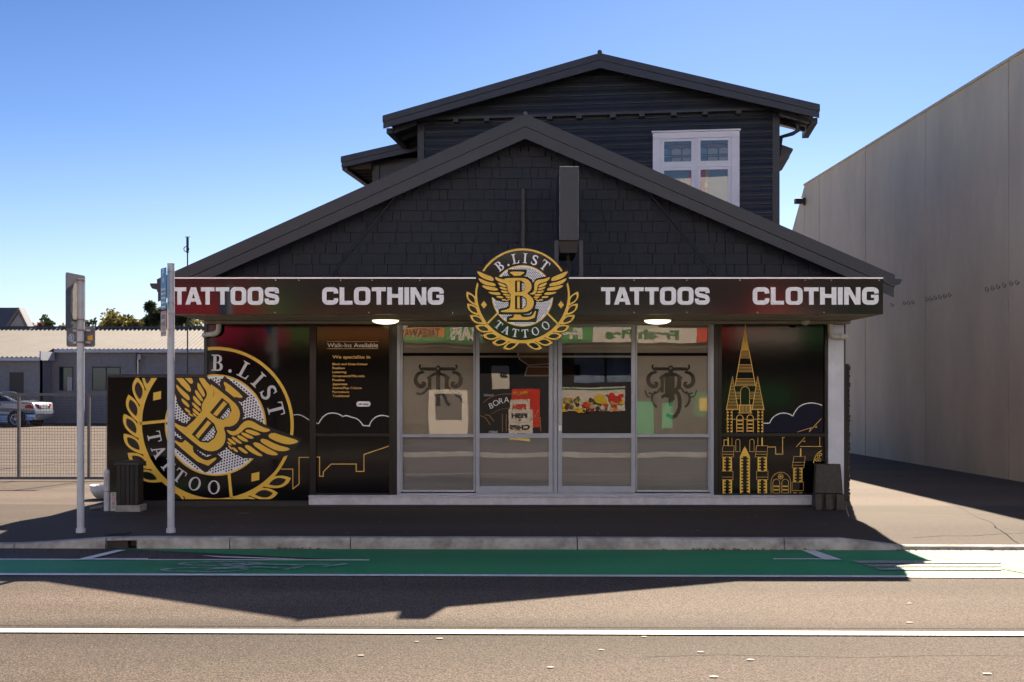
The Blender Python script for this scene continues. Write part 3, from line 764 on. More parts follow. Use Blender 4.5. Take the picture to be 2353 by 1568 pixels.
# shingles: courses of split shakes, each its own slab
z = zt0; row = 0; pitch = (rd[1]-le[1])/(rd[0]-le[0]); pitchr = (rd[1]-re[1])/(re[0]-rd[0])
while z < rd[1]-.25:
    h = .148
    xl = rd[0]-(rd[1]-.22-z)/pitch; xr = rd[0]+(rd[1]-.22-z)/pitchr
    x = max(xl, le[0]+.5)-random.uniform(0, .2); xe = min(xr, re[0]-.5)
    while x < xe:
        wd = random.choice((.11, .15, .19, .23, .27, .31)); x1 = min(x+wd, xe+.05)
        ty = -.014-random.random()*.005; z0 = z+random.uniform(-.003, .003); g = .004+random.random()*.003
        b.mesh([(x+g, ty, z0), (x1-g, ty, z0), (x1-g, 0.010, z0), (x+g, 0.010, z0), (x+g, -.001, z0+h+.012), (x1-g, -.001, z0+h+.012), (x1-g, .010, z0+h+.012), (x+g, .010, z0+h+.012)],
               [(0,3,2,1),(4,5,6,7),(0,1,5,4),(1,2,6,5),(2,3,7,6),(3,0,4,7)], M['shingle'])
        x = x1
    z += h; row += 1
b.build('shingle_gable', shop)
# barge boards (two boards each side, the upper one capping)
for name, e, side in (('barge_board', le, -1), ('barge_board', re, 1)):
    b = MB(); d1 = .17; d2 = .33
    b.prism([(rd[0], rd[1]-d1), (rd[0], rd[1]-d2), (e[0], e[1]-d2+.03), (e[0], e[1]-d1)][::side], BY+.018, BY+.05, M['barge'])
    b.prism([(rd[0], rd[1]), (rd[0], rd[1]-d1+.002), (e[0]+side*.008, e[1]-d1+.002), (e[0]+side*.008, e[1])][::side], BY, BY+.05, M['barge'])
    b.build(name, shop)
# roof planes: corrugated sheets just above the barges
for e, side in ((le, -1), (re, 1)):
    b = MB(); n = 90
    y0, y1 = BY+.052, DEP+.3
    vs = []; 
    for j in range(n*2+1):
        y = y0+(y1-y0)*j/(2*n); dz = .012*(1 if j % 2 else -1)
        vs.append((rd[0], y, rd[1]-.03+dz)); vs.append((e[0]+side*.02, y, e[1]-.03+dz))
    b.mesh(vs, [(2*j, 2*j+1, 2*j+3, 2*j+2) for j in range(2*n)], M['rooftin'])
    vs2 = [(v[0], v[1], v[2]-.07) for v in vs]
    b.mesh(vs2, [(2*j, 2*j+1, 2*j+3, 2*j+2) for j in range(2*n)], M['rooftin'])
    b.build('roof', shop)
    g = MB()
    gx = e[0]+side*.02
    g.prism([(gx, e[1]-.05), (gx+side*.10, e[1]-.05), (gx+side*.10, e[1]-.075), (gx+side*.075, e[1]-.12), (gx, e[1]-.13)][::side], BY+.06, DEP, M['barge'])
    g.build('gutter', shop)
b = MB(); b.bar((rd[0], BY-.01, rd[1]+.005), (rd[0], DEP, rd[1]+.005), .028, M['rooftin'], 10); b.build('ridge_cap', shop)
# soffit boards behind the left barge
b = MB(); b.prism([(le[0]+.06, le[1]-.2), (rd[0], rd[1]-.2), (rd[0], rd[1]-.22), (le[0]+.06, le[1]-.22)], BY+.055, .0, M['navy'])
b.prism([(rd[0], rd[1]-.2), (re[0]-.06, re[1]-.2), (re[0]-.06, re[1]-.22), (rd[0], rd[1]-.22)], BY+.055, .0, M['navy']); b.build('soffit', shop)
# canopy
CD = 1.48; CYD = WY-CD; ks = F/CYD
cX = lambda xd: (xd-CX)/ks
cZ = lambda yd: 1.62+(CY-yd)/ks
c0, c1 = cX(399), cX(2029); cz0, cz1 = cZ(722.5), cZ(641)
b = MB(); b.box(c0, c1, -CD+.03, -.022, cz0, cz0+.04, M['soffit']); b.box(c0+.01, c1-.01, -CD+.03, -.022, cz1-.06, cz1-.02, M['rooftin'])
b.box(c0, c0+.03, -CD+.032, -.024, cz0+.042, cz1-.01, M['blackframe']); b.box(c1-.03, c1, -CD+.032, -.024, cz0+.042, cz1-.01, M['blackframe'])
canopy = b.build('canopy', shop)
b = MB()
for k in range(11):
    yy = -CD+.10+k*.108; b.box(c0+.04, c1-.04, yy, yy+.012, cz0-.006, cz0-.001, M['soffit'])
b.box(c0+.02, c1-.02, -.19, -.03, cz0-.045, cz0-.007, M['soffit'])
b.build('soffit_batten', canopy)
b = MB(); b.box(c0, c1, -CD, -CD+.028, cz0, cz1, M['signvinyl']); sb = b.build('sign_board', shop)
b = MB(); b.box(c0, c1, -CD-.006, -CD+.045, cz1+.001, cz1+.017, M['alulight']); b.build('flashing', sb)
art = Art(-CD-.0015)
lz = cZ(700.5); lh = cZ(660.5)-lz
ext_word(art, 'TATTOOS', cX(397), cX(642), lz, lh, 0, M['whitesign']); ext_word(art, 'CLOTHING', cX(740), cX(1020), lz, lh, 0, M['whitesign'])
ext_word(art, 'TATTOOS', cX(1381), cX(1631), lz, lh, 0, M['whitesign']); ext_word(art, 'CLOTHING', cX(1729), cX(2019), lz, lh, 0, M['whitesign'])
art.build('lettering', sb)
for zq, xq in ((cz1-.018, (634, 687, 783, 855, 965, 1457, 1578, 1700, 1850, 1910, 2020)), (cz0+.02, (632, 848, 1040, 1457, 1578, 1740, 1893))):
    for xd in xq: b = MB(); b.bar((cX(xd), -CD-.006, zq), (cX(xd), -CD, zq), .008, M['steel'], 8); b.build('screw', sb)
# support rods
for (ax, ay, bx_, by_) in ((920, 437, 740, 637), (1487, 437, 1667, 637)):
    a = FR.px(ax, ay, -.03); t = FR.px(bx_, by_, -.55)
    b = MB(); b.bar((a[0], -.03, a[1]), (t[0], -.55, cz1-.02), .017, M['navy'], 8); b.bar((a[0], .0, a[1]), (a[0], -.05, a[1]), .03, M['navy'], 8); b.build('support_rod', shop)
b = MB(); a = FR.px(1202, 434, -.04); b.box(a[0]-.022, a[0]+.022, -.06, -.025, cz1, a[1], M['navy']); b.build('wall_strut', shop)
# deep projecting box (an old blade sign seen end-on) standing over the canopy
b = MB(); OF = -1.44; a = FR.px(1286, 383, OF); c = FR.px(1329, 553, OF)
b.box(a[0], c[0], OF, -.40, c[1], a[1], M['barge']); duct = b.build('projecting_box', shop, bevel=.004)
b = MB()
for xx in (a[0]-.001, c[0]-.001): b.box(xx, xx+.002, OF-.002, OF-.0005, c[1]+.02, a[1]+.001, M['steel'])
b.box(a[0]+.002, c[0]-.002, OF-.002, OF-.0005, a[1]-.001, a[1]+.001, M['steel']); b.build('edge_trim', duct)
b = MB(); zc = c[1]
b.prism([(a[0]-.02, zc-.005), (c[0]+.02, zc-.005), (c[0]-.02, zc-.15), (a[0]+.01, zc-.15)], OF+.03, -.5, M['joint'])
b.box(a[0]+.10, a[0]+.14, -1.2, -1.1, cz1, zc-.151, M['joint']); b.build('hood', duct)
for xx in (a[0]-.065, c[0]+.01):
    b = MB(); b.box(xx, xx+.05, OF, OF+.06, cz1+.018, zc+.0, M['barge']); b.build('bracket', duct)
# soffit lamps
def round_lamp(xd, yd, off, dia, m, label):
    x, zz = FR.px(xd, yd, off)
    e = empty('ceiling_light', (x, WY+off, cz0-.008), 0, label, 'light', 'round lights under the canopy')
    b = MB(); n = 28; rr = dia/2
    b.bar((0, 0, 0.004), (0, 0, -.015), rr, M['soffit'], n); b.build('base', e)
    b = MB(); prof = [(rr*.96, -.0155), (rr*.93, -.035), (rr*.7, -.055), (rr*.35, -.066), (0.002, -.068)]
    vs = [(r_*math.cos(2*math.pi*k/n), r_*math.sin(2*math.pi*k/n), zz_) for r_, zz_ in prof for k in range(n)]
    b.mesh(vs, [(i*n+k, i*n+(k+1) % n, (i+1)*n+(k+1) % n, (i+1)*n+k) for i in range(len(prof)-1) for k in range(n)], m, True); b.build('diffuser', e)
round_lamp(886, 735, -.62, .37, M['lamp'], 'lit round light under the canopy, left one above the text panel')
round_lamp(1511, 733, -.62, .37, M['lamp'], 'lit round light under the canopy, above the right fixed window')
round_lamp(1850, 733, -.35, .12, M['lampoff'], 'small unlit round fitting under the canopy, near the right downpipe')
# downpipes
b = MB(); r_ = .037
p = lambda xd, yd, off=-.10: (FR.px(xd, yd, off)[0], off, FR.px(xd, yd, off)[1])
def bend(a, c, d, rad=.07, n=6):
    a, c, d = Vector(a), Vector(c), Vector(d); u = (a-c).normalized(); v = (d-c).normalized(); pts = [c+u*rad]
    for i in range(1, n): t = i/n; pts.append((c+u*rad)*(1-t)**2 + c*2*t*(1-t) + (c+v*rad)*t*t)
    return pts+[c+v*rad]
a1, a2, a3 = p(503, 727), p(503, 766), p(470, 770)
b.tube([a1]+bend(a1, a2, a3)+[a3, (a3[0]-.03, a3[1]+.1, a3[2])], r_, M['pvc']); b.bar((a3[0]-.01, -.10, a3[2]), (a3[0]+.012, -.10, a3[2]), r_+.006, M['pvc'], 12)
b.build('downpipe', shop)
b = MB(); a1, a2, a3 = p(1908, 727), p(1908, 774), p(1945, 774)
b.tube([a1]+bend(a1, a2, a3)+[a3, (a3[0]+.02, a3[1]+.12, a3[2])], r_, M['pvc']); b.bar((a2[0]+.13, -.10, a3[2]), (a2[0]+.155, -.10, a3[2]), r_+.006, M['pvc'], 12)
b.build('downpipe', shop)
# corner trim and pilaster
b = MB(); b.box(X(1901), X(1937), -.045, .055, Z(1165), cz0-.05, M['pilaster']); b.build('pilaster', shop, bevel=.004)
b = MB(); b.box(X(1937)+.002, X(1942), -.02, .06, 0, cz0+.0, M['navy']); b.build('corner_board', shop); b = MB(); b.box(X(470), X(478)-.002, -.03, .06, Z(865), 2.9, M['navy']); b.build('corner_board', shop)
b = MB(); b.box(X(712), X(1863), -.09, -.012, .035, Z(1141), M['sill']); b.box(X(712), X(1863), -.115, -.012, Z(1141)+.002, Z(1138)+.004, M['sill']); b.box(X(712)+.01, X(1863), -.07, -.02, 0, .034, M['joint'])
b.build('sill', shop, bevel=.003)
# low panel wall on the left, mural sheet over both
b = MB(); b.box(X(249), X(478)-.004, .0, .09, .03, Z(866), M['blackframe']); b.box(X(246), X(470)-.01, -.02, .11, Z(866)+.002, Z(860), M['navy']); b.box(X(246), X(249)-.001, -.015, .10, 0, Z(866), M['navy'])
b.box(X(330), X(712), -.02, .005, 0.004, .085, M['joint'])
b.build('screen_wall', shop)
b = MB(); b.box(X(249), X(478)-.002, -.016, -.001, Z(1150), Z(868), M['vinyl']); b.box(X(478)+.001, X(712)-.002, -.016, .011, Z(1150), Z(740), M['vinyl'])
mural = b.build('mural_panel', shop)
art = Art(-.0175, [(X(249), Z(1147), X(478), Z(869)), (X(478), Z(1147), X(711), Z(742))])
mx, mz = X(260/1.088+954/3.409/1.088), Z(820/1.088+828/3.409/1.088)
emblem(art, mx, mz, 668/3.409/1.088/F*WY, R(-39.5), M['dot'], M['gold'], M['white'], M['dot'], 0, False, M['greyletter'])
Tm = lambda p: (X((260+p[0]/3.409)/1.088), Z((820+p[1]/3.409)/1.088))
art.line([(1510,1203),(1612,1203),(1612,1372),(1665,1330),(1665,1103),(1760,1103)], 6, 1.5, M['goldline'], Tm)
art.line(chaikin([(1620,742),(1660,738),(1700,752),(1750,785)], 2, False), 6, 1.5, M['white'], Tm)
art.build('emblem', mural)
# text panel, cathedral panel
def panel(x0, x1, nm):
    b = MB(); b.box(X(x0), X(x1), .0, .05, Z(1140), Z(736), M['vinyl']); o = b.build(nm, shop)
    f = MB(); 
    for a, c in ((x0, x0+5), (x1-5, x1)): f.box(X(a), X(c), -.03, -.001, Z(1138), Z(737), M['blackframe'])
    f.box(X(x0+5), X(x1-5), -.03, -.001, Z(742), Z(737), M['blackframe']); f.box(X(x0+5), X(x1-5), -.03, -.001, Z(1138), Z(1133.5), M['blackframe'])
    f.box(X(x0+5), X(x1-5), -.045, -.001, Z(1003), Z(996), M['blackframe'])
    f.build('frame', o, bevel=.003)
    return o
pt = panel(722, 900, 'text_panel')
art = Art(-.002)
k5 = 784/240*1.088
P5 = lambda p: (X(760/1.088+p[0]/k5), Z(780/1.088+p[1]/k5))
def tline(body, x0, x1, yb, hh, m, bold=.012, layer=0):
    a = P5((x0, yb)); c = P5((x1, yb)); art.text(body, a[0], a[1], hh/k5/F*WY, layer, m, width=c[0]-a[0], bold=bold)
tline('Walk-Ins Available', 190, 605, 289, 34, M['white'], .012)
tline('We specialise in', 233, 541, 381, 26, M['goldline'], .012)
for i, (s_, x1) in enumerate((('Black and Grey-Colour', 522), ('Realism', 333), ('Lettering', 346), ('Ornamental/Mandala', 496), ('Fineline', 332), ('Japanese', 354), ('Anime/Pop Culture', 473), ('Portraiture', 369), ('Traditional', 369))):
    tline(s_, 233, x1, 435+32.5*i, 18, M['goldline'], .012)
for yy in (243, 301): art.line([(188, yy), (606, yy)], 3.5, 0, M['goldline'], P5)
art.poly([P5(p) for p in rrect(428, 731, 544, 774, 20)], 0, M['white']); 
a = P5((446, 760)); c = P5((528, 760)); art.text('afterpay', a[0], a[1], 14/k5/F*WY, 1, M['dot'], width=c[0]-a[0], bold=.03)
art.line(chaikin([(98,908),(122,914),(135,880),(180,835),(230,824),(280,832),(318,855)], 2, False), 9, 1, M['white'], P5)
art.line(chaikin([(318,855),(345,846),(385,860),(430,870),(465,900),(484,930)], 2, False), 9, 1.4, M['white'], P5)
art.line([(480,928),(534,932)], 9, 1.8, M['white'], P5)
art.line(chaikin([(532,936),(550,890),(590,855),(640,843),(700,857)], 2, False), 9, 2.2, M['white'], P5)
art.line([(98,1186),(128,1186),(128,1343),(158,1343),(158,1308),(222,1243),(427,1243),(427,1303),(490,1303),(490,1165),(697,1095)], 7, 1, M['goldline'], P5)
art.build('panel_artwork', pt)
pc = panel(1652, 1899, 'cathedral_panel')
art = Art(-.002, [(X(1657), Z(1136), X(1894), Z(1003.5)), (X(1657), Z(995.5), X(1894), Z(738))])
k6 = 1307/300*1.088; k7 = 1206/400*1.088
P6 = lambda p: (X(1780/1.088+p[0]/k6), Z(900/1.088+p[1]/k6))
P7 = lambda p: (X(1760/1.088+p[0]/k7), Z(780/1.088+p[1]/k7))
G = M['goldline']; V = M['gold']
art.poly([(308,112),(340,292),(278,292)], 0, V, (), P7); art.line([(310,62),(310,125)], 5, 1, G, P7); art.line([(296,66),(324,66)], 4, 1.4, G, P7)
art.line([(280,290),(234,560)], 5, 1, G, P7); art.line([(339,290),(388,560)], 5, 1, G, P7)
def hl(x0, x1, y, wd=3, l=2, T=P7): art.line([(x0, y), (x1, y)], wd, l, G, T)
def spx(y): t = (y-290)/270; return 280-46*t, 339+49*t
for ys_ in ((297,305,313,322,331,340,348), (398,408,419,430,441,452), (504,515,526,537,548,557)):
    for y in ys_: a_, c_ = spx(y); hl(a_, c_, y)
for sx, ex_, tip in ((168, 257, 214), (362, 452, 404)):
    art.line([(sx, 738), (tip, 488), (ex_, 738)], 6, 1, G, P7); hl(sx-3, ex_+3, 737, 5)
    for y in range(520, 735, 11):
        t = (y-488)/250; hl(tip+(sx-tip)*t+2, tip+(ex_-tip)*t-2, y, 2.6)
arch = lambda x0, x1, y0, yb: [(x0, yb)] + [((x0+x1)/2-(x1-x0)/2*math.cos(R(180*i/14)), y0+(x1-x0)/2-(x1-x0)/2*math.sin(R(180*i/14))) for i in range(15)] + [(x1, yb)]
art.line(arch(275, 343, 564, 700), 3.5, 1, G, P7)
for y in (606, 618, 630, 642, 655): hl(240, 273, y); hl(345, 378, y)
hl(256, 362, 703, 6); hl(256, 362, 762, 5)
for i in range(9): art.line([(268+i*10.5, 706), (268+i*10.5, 757)], 4 if 0 < i < 8 else 9, 1.5, G, P7)
for x0 in (172, 403):
    for x1_, d in ((x0+2, 1), (x0+40, -1)):
        art.line([(x1_, 740), (x1_, 908)], 4, 1, G, P7)
        for y in range(752, 905, 24): art.poly([(x1_, y), (x1_+12*d, y), (x1_+12*d, y+11), (x1_, y+11)], 2, V, (), P7)
hl(165, 448, 810, 3)
for x0, x1_ in ((246, 294), (324, 371)):
    art.line(arch(x0, x1_, 777, 908), 5, 1.5, G, P7)
    for y in (820, 846, 874, 898): art.poly([(x0+5, y-4), (x1_-5, y-4), (x1_-5, y+5), (x0+5, y+5)], 2.4, V, (), P7)
# clouds
cl = [(560,690),(625,690)]
c2 = chaikin([(625,690),(650,640),(700,598),(760,578),(820,582),(880,612)], 2, False); c3 = chaikin([(880,612),(905,560),(950,505),(1020,475),(1090,468),(1150,478),(1200,497)], 2, False)
body = cl+c2+c3+[(1200,790),(560,790)]
art.poly(body, .4, M['cloudblue'], (), P6)
for q_, l_ in ((cl, 1.2), (c2, 1.5), (c3, 1.8)): art.line(q_, 10, l_, M['white'], P6)
# lower row
art.line([(932,786),(1080,738),(1072,748),(1060,785)], 6, 2.2, G, P6); art.line([(1055,785),(1190,640)], 6, 2.6, G, P6); art.poly([(1115,735),(1140,720),(1142,738)], 3, V, (), P6)
art.line([(918,948),(1010,845)], 6, 1, G, P6); art.poly([(985,888),(1012,880),(1012,895)], 1.5, V, (), P6)
art.line([(955,943),(1195,943)], 6, 1.3, G, P6); art.line([(1172,840),(1172,943)], 6, 1.6, G, P6)
art.line([(600,949),(692,949),(692,1027),(768,1027),(768,845),(790,845)], 8, 1, G, P6)
art.line([(965,965),(965,1050)], 14, 1, G, P6)
for x0, x1_ in ((105, 242), (470, 607)):
    art.line([(x0+15, 936), (x1_, 936), (x1_-10, 1058), (x0, 1058)], 4, 1, G, P6, True); art.line([(x0+6, 1000), (x1_-5, 1000)], 4, 1.4, G, P6); art.line([(x0+3, 1028), (x1_-7, 1028)], 4, 1.4, G, P6)
art.line([(890,1052),(1015,1052),(1000,1176),(873,1176)], 4, 1, G, P6, True); art.line([(884,1116),(1006,1116)], 4, 1.4, G, P6); art.line([(880,1148),(1002,1148)], 4, 1.4, G, P6)
def tower(x0, x1, y0, y1, l=1):
    for xa, d in ((x0, 1), (x1, -1)):
        art.poly([(xa, y0), (xa+16*d, y0), (xa+16*d, y1), (xa, y1)], l, V, (), P6)
        y = y0
        while y < y1-8: art.poly([(xa+16*d, y), (xa+34*d, y), (xa+34*d, y+17), (xa+16*d, y+17)], l+.4, V, (), P6); y += 34
for x0, x1_ in ((115, 217), (496, 598)):
    tower(x0, x1_, 1058, 1210)
    art.line([(x0-11, 1212), (x1_+11, 1212), (x1_+11, 1305), (x0-11, 1305)], 4, 1.6, G, P6, True); hl(x0-11, x1_+11, 1277, 4, 2, P6)
    tower(x0, x1_, 1307, 1480)
tower(883, 985, 1176, 1330); art.line([(872,1332),(995,1332),(995,1424),(872,1424)], 4, 1.6, G, P6, True); tower(887, 985, 1445, 1480)
art.poly([(357,938),(412,1050),(303,1050)], 1, V, (), P6); tower(303, 412, 1050, 1480, 1.5)
for x0, x1_ in ((258, 304), (410, 458)): art.line(arch(x0, x1_, 865, 1000)+[(x0, 1000)], 4, 1, G, P6)
art.line(arch(642, 856, 1224, 1480), 5, 1, G, P6); art.line(circle(747, 1270, 28, n=20), 4, 1, G, P6, True); art.poly(circle(747, 1270, 8, n=8), 1.5, V, (), P6)
for i in range(5): cx_ = 747+17*math.cos(R(90+72*i)); cy_ = 1270+17*math.sin(R(90+72*i)); art.line(circle(cx_, cy_, 7, n=8), 2.5, 1.3, G, P6, True)
for x0, x1_ in ((663, 737), (760, 833)):
    art.line(arch(x0, x1_, 1300, 1480), 5, 1.6, G, P6)
    for y in (1370, 1408, 1448): art.poly([(x0+8, y), (x1_-8, y), (x1_-8, y+14), (x0+8, y+14)], 2, V, (), P6)
art.line([(130,935),(130,872),(180,872)], 7, 1, G, P6)
for xa in (175, 545):
    art.line([(xa, 848), (xa, 935)], 14, 2.1, V, P6); art.line([(xa+(42 if xa < 300 else -46), 848), (xa+(42 if xa < 300 else -46), 935)], 4, 2.1, G, P6)
art.line(chaikin([(1195,985),(1150,1015),(1115,1070),(1105,1125)], 2, False), 8, 1, V, P6)
for xx, yy in ((1160,1050),(1140,1090),(1172,1090),(1180,1030)): art.line(circle(xx, yy, 14, n=10), 6, 1.5, V, P6, True)
art.build('panel_artwork', pc)

# glazing: two fixed windows, two sliding doors
fy = -.03
b = MB()
b.box(X(913), X(1639), -.02, .05, Z(740), Z(731), M['alu']); b.box(X(913), X(1639), -.05, .05, Z(1139), Z(1133), M['alu'])
b.box(X(913), X(921), -.035, .05, Z(1133)+.001, Z(740)-.001, M['alu']); b.box(X(1631), X(1639), -.035, .05, Z(1133)+.001, Z(740)-.001, M['alu'])
b.box(X(1271), X(1281), -.02, .045, Z(1133)+.001, Z(740)-.001, M['alu'])
b.build('shopfront_frame', shop, bevel=.003)
def glaze(o, x0, x1, y0, y1, yy):
    g = MB(); g.face([(X(x0), yy, Z(y1)), (X(x1), yy, Z(y1)), (X(x1), yy, Z(y0)), (X(x0), yy, Z(y0))], M['glass']); return g.build('glass', o)
def film(o, x0, x1, y0, y1, yy, m, name='film'):
    g = MB(); g.box(X(x0), X(x1), yy, yy+.002, Z(y1), Z(y0), m); return g.build(name, o)
def scroll_pts(sgn, cx_):
    f = lambda pts: [(cx_+sgn*(x-cx_), y) for x, y in pts]
    return f
def ornament(o, right):
    """clear cut-out monogram in the frosted film"""
    a = Art(.0365); m = M['cut']
    base_line = a.line
    a.line = lambda p, w_, *k: base_line(p, [q*1.3 for q in w_] if isinstance(w_, list) else w_*1.3, *k)
    if not right:
        T = lambda p: (X(980/1.088+p[0]/k8), Z(780/1.088+p[1]/k8)); cx_ = 376
    else:
        T = lambda p: (X(1380/1.088+p[0]/k8), Z(780/1.088+p[1]/k8)); cx_ = 973
    dx = cx_-376
    D = lambda pts: [(x+dx, y) for x, y in pts]
    MR = lambda pts: [(2*cx_-x, y) for x, y in pts]
    a.line(D([(240,466),(510,466)]), 20, 0, m, T); a.line(D([(376,440),(376,770)]), 26, .5, m, T); a.poly(D([(376,432),(402,470),(376,510),(350,470)]), 1, m, (), T); a.poly(D(circle(376, 462, 9, n=12)), 1.6, M['film'], (), T)
    cs = chaikin(D([(262,492),(215,500),(188,540),(196,590),(235,614),(262,600),(262,578),(238,580)]), 2, False)
    ws_ = [8+18*math.sin(math.pi*min(1, i/(len(cs)-1)*1.05))**.7 for i in range(len(cs))]
    hook = chaikin(D([(232,432),(222,448),(236,470),(252,478)]), 2, False)
    for f in (lambda q: q, MR):
        a.line(f(cs), ws_, 1.2, m, T); a.line(f(hook), 12, 1.4, m, T)
        a.line(f(chaikin(D([(195,660),(235,675),(275,650),(290,620)]), 2, False)), 10 if right else 14, 1.3, m, T)
    tp = chaikin(D([(285,545),(320,520),(376,500),(430,520),(468,545)]), 1, False)
    a.line(tp, 18, .8, m, T)
    a.line(D([(305,535),(305,660 if right else 640)]), 22, 1.0, m, T); a.line(D([(445,535),(445,630)]), 26, 1.1, m, T)
    if right:
        a.line(chaikin(D([(445,560),(440,610),(410,650),(440,670),(450,720),(448,800),(400,870),(340,840)]), 1, False), 24, 1.8, m, T)
        a.line(D([(345,500),(345,700)]), 26, 1.5, m, T); a.line(D([(300,700),(345,670)]), 20, 1.9, m, T); a.line(D([(395,500),(395,720)]), 18, 2.1, m, T)
        for f in (lambda q: q, MR):
            a.line(f(chaikin(D([(250,650),(215,700),(235,760),(262,778)]), 2, False)), 13, 2.2, m, T); a.line(f(chaikin(D([(165,640),(180,690),(210,700),(235,670)]), 2, False)), 8, 2.4, m, T)
    else:
        a.line(D([(380,640),(380,770)]), 20, 1.6, m, T)
        a.line(chaikin(D([(340,680),(370,655),(400,660),(430,690),(445,740),(470,765)]), 2, False), 20, 2.0, m, T)
        for q_ in ([(515,680),(560,700),(575,740)],): a.line(chaikin(D(q_), 2, False), 14, 2.2, m, T)
    a.build('cutout_monogram', o)
k8 = 1372/420*1.088
def fixed_window(x0, x1, right):
    b = MB()
    b.box(X(x0), X(x0+4), -.015, .04, Z(1130), Z(741), M['alu']); b.box(X(x1-4), X(x1), -.015, .04, Z(1130), Z(741), M['alu'])
    b.box(X(x0+4), X(x1-4), -.015, .04, Z(1130), Z(1127), M['alulight']); b.box(X(x0+4), X(x1-4), -.03, .04, Z(1005), Z(998), M['alu']); b.box(X(x0+4), X(x1-4), -.015, .04, Z(747), Z(741), M['alu'])
    o = b.build('window', shop, bevel=.002)
    glaze(o, x0+4, x1-4, 747, 998, .02); glaze(o, x0+4, x1-4, 1005, 1127, .02)
    film(o, x0+4, x1-4, 888-0, 998, .04, M['film']); film(o, x0+4, x1-4, 747, 881, .04, M['film'])
    film(o, x0+4, x1-4, 1005, 1127, .04, M['filmlow'])
    ornament(o, right)
    return o
# the narrow clear strip sits at y 815-822
def fixed_window2(x0, x1, right):
    b = MB()
    b.box(X(x0), X(x0+4), -.015, .04, Z(1130), Z(741), M['alu']); b.box(X(x1-4), X(x1), -.015, .04, Z(1130), Z(741), M['alu'])
    b.box(X(x0+4), X(x1-4), -.015, .04, Z(1130), Z(1127), M['alulight']); b.box(X(x0+4), X(x1-4), -.03, .04, Z(1005), Z(998), M['alu']); b.box(X(x0+4), X(x1-4), -.015, .04, Z(747), Z(741), M['alu'])
    o = b.build('window', shop, bevel=.002)
    glaze(o, x0+4, x1-4, 747, 998, .02); glaze(o, x0+4, x1-4, 1005, 1127, .02)
    film(o, x0+4, x1-4, 818, 998, .04, M['film']); film(o, x0+4, x1-4, 747, 811, .04, M['film'])
    film(o, x0+4, x1-4, 1005, 1127, .041, M['filmlow'])
    ornament(o, right)
fixed_window2(921, 1092, False); fixed_window2(1460, 1631, True)
def sliding_door(x0, x1, hx):
    b = MB(); y0, y1 = -.045, -.005
    b.box(X(x0), X(x0+9), y0, y1, Z(1132), Z(742), M['alu']); b.box(X(x1-9), X(x1), y0, y1, Z(1132), Z(742), M['alu'])
    b.box(X(x0+9), X(x1-9), y0, y1, Z(1132), Z(1117), M['alu']); b.box(X(x0+9), X(x1-9), y0, y1, Z(1007), Z(996), M['alu']); b.box(X(x0+9), X(x1-9), y0, y1, Z(752), Z(742), M['alu'])
    o = b.build('sliding_door', shop, bevel=.003)
    glaze(o, x0+9, x1-9, 752, 996, -.025); glaze(o, x0+9, x1-9, 1007, 1117, -.025)
    film(o, x0+9, x1-9, 1007, 1117, -.012, M['filmlow']); film(o, x0+9, x1-9, 752, 811, -.012, M['film'])
    film(o, x0+9, x1-9, 817.5, 822, -.012, M['film'])
    if hx:
        h = MB(); h.box(X(hx), X(hx+8), -.075, -.063, Z(972), Z(936), M['steel']); h.box(X(hx)+.01, X(hx+8)-.01, -.0629, -.0455, Z(970), Z(965), M['steel']); h.box(X(hx)+.01, X(hx+8)-.01, -.0629, -.0455, Z(943), Z(938), M['steel'])
        h.box(X(hx), X(hx+7), -.052, -.0455, Z(990), Z(978), M['alulight']); h.build('handle', o, bevel=.002)
    return o
dl = sliding_door(1093, 1270, None); dr = sliding_door(1282, 1459, 1283)
# white lettering on the left door glass
art = Art(-.0265)
k9 = 2091/400*1.088
P9 = lambda p: (X(1000/1.088+p[0]/k9), Z(800/1.088+p[1]/k9))
for ch, x_, y_, rt in (('B', 1205, 1120, .38), ('O', 1262, 1085, .28), ('R', 1328, 1060, .18), ('A', 1395, 1045, .08)):
    a_ = P9((x_, y_+35)); art.text(ch, a_[0], a_[1], 75/k9/F*WY, 0, M['greyletter'], bold=.0, align='CENTER', rot=rt)
a_ = P9((1095, 1000)); art.text('OPENAND', a_[0], a_[1], 30/k9/F*WY, 0, M['alu'], bold=.0, width=.14)
art.line(chaikin([(1090,1080),(1180,1010),(1300,975),(1430,965),(1560,990),(1680,1070)], 2, False), 8, 0, M['dullgold'], P9)
art.line(chaikin([(1190,1230),(1300,1170),(1420,1150),(1560,1170)], 2, False), 5, .5, M['dullgold'], P9)
for q_ in ([(1050,1250),(1120,1280),(1180,1370)], [(1110,1240),(1170,1250),(1230,1330)], [(1340,1230),(1340,1460)], [(1390,1230),(1390,1460)], [(1750,1290),(1800,1180),(1820,1210)], [(1780,1290),(1830,1280),(1840,1460)], [(1700,1320),(1760,1240)]): art.line(q_, 12, 1, M['dullgold'], P9)
a_ = P9((1160, 1478)); art.text('y Nyland', a_[0], a_[1], 36/k9/F*WY, 0, M['greyletter'], bold=.0, width=.12)
art.build('door_lettering', dl)
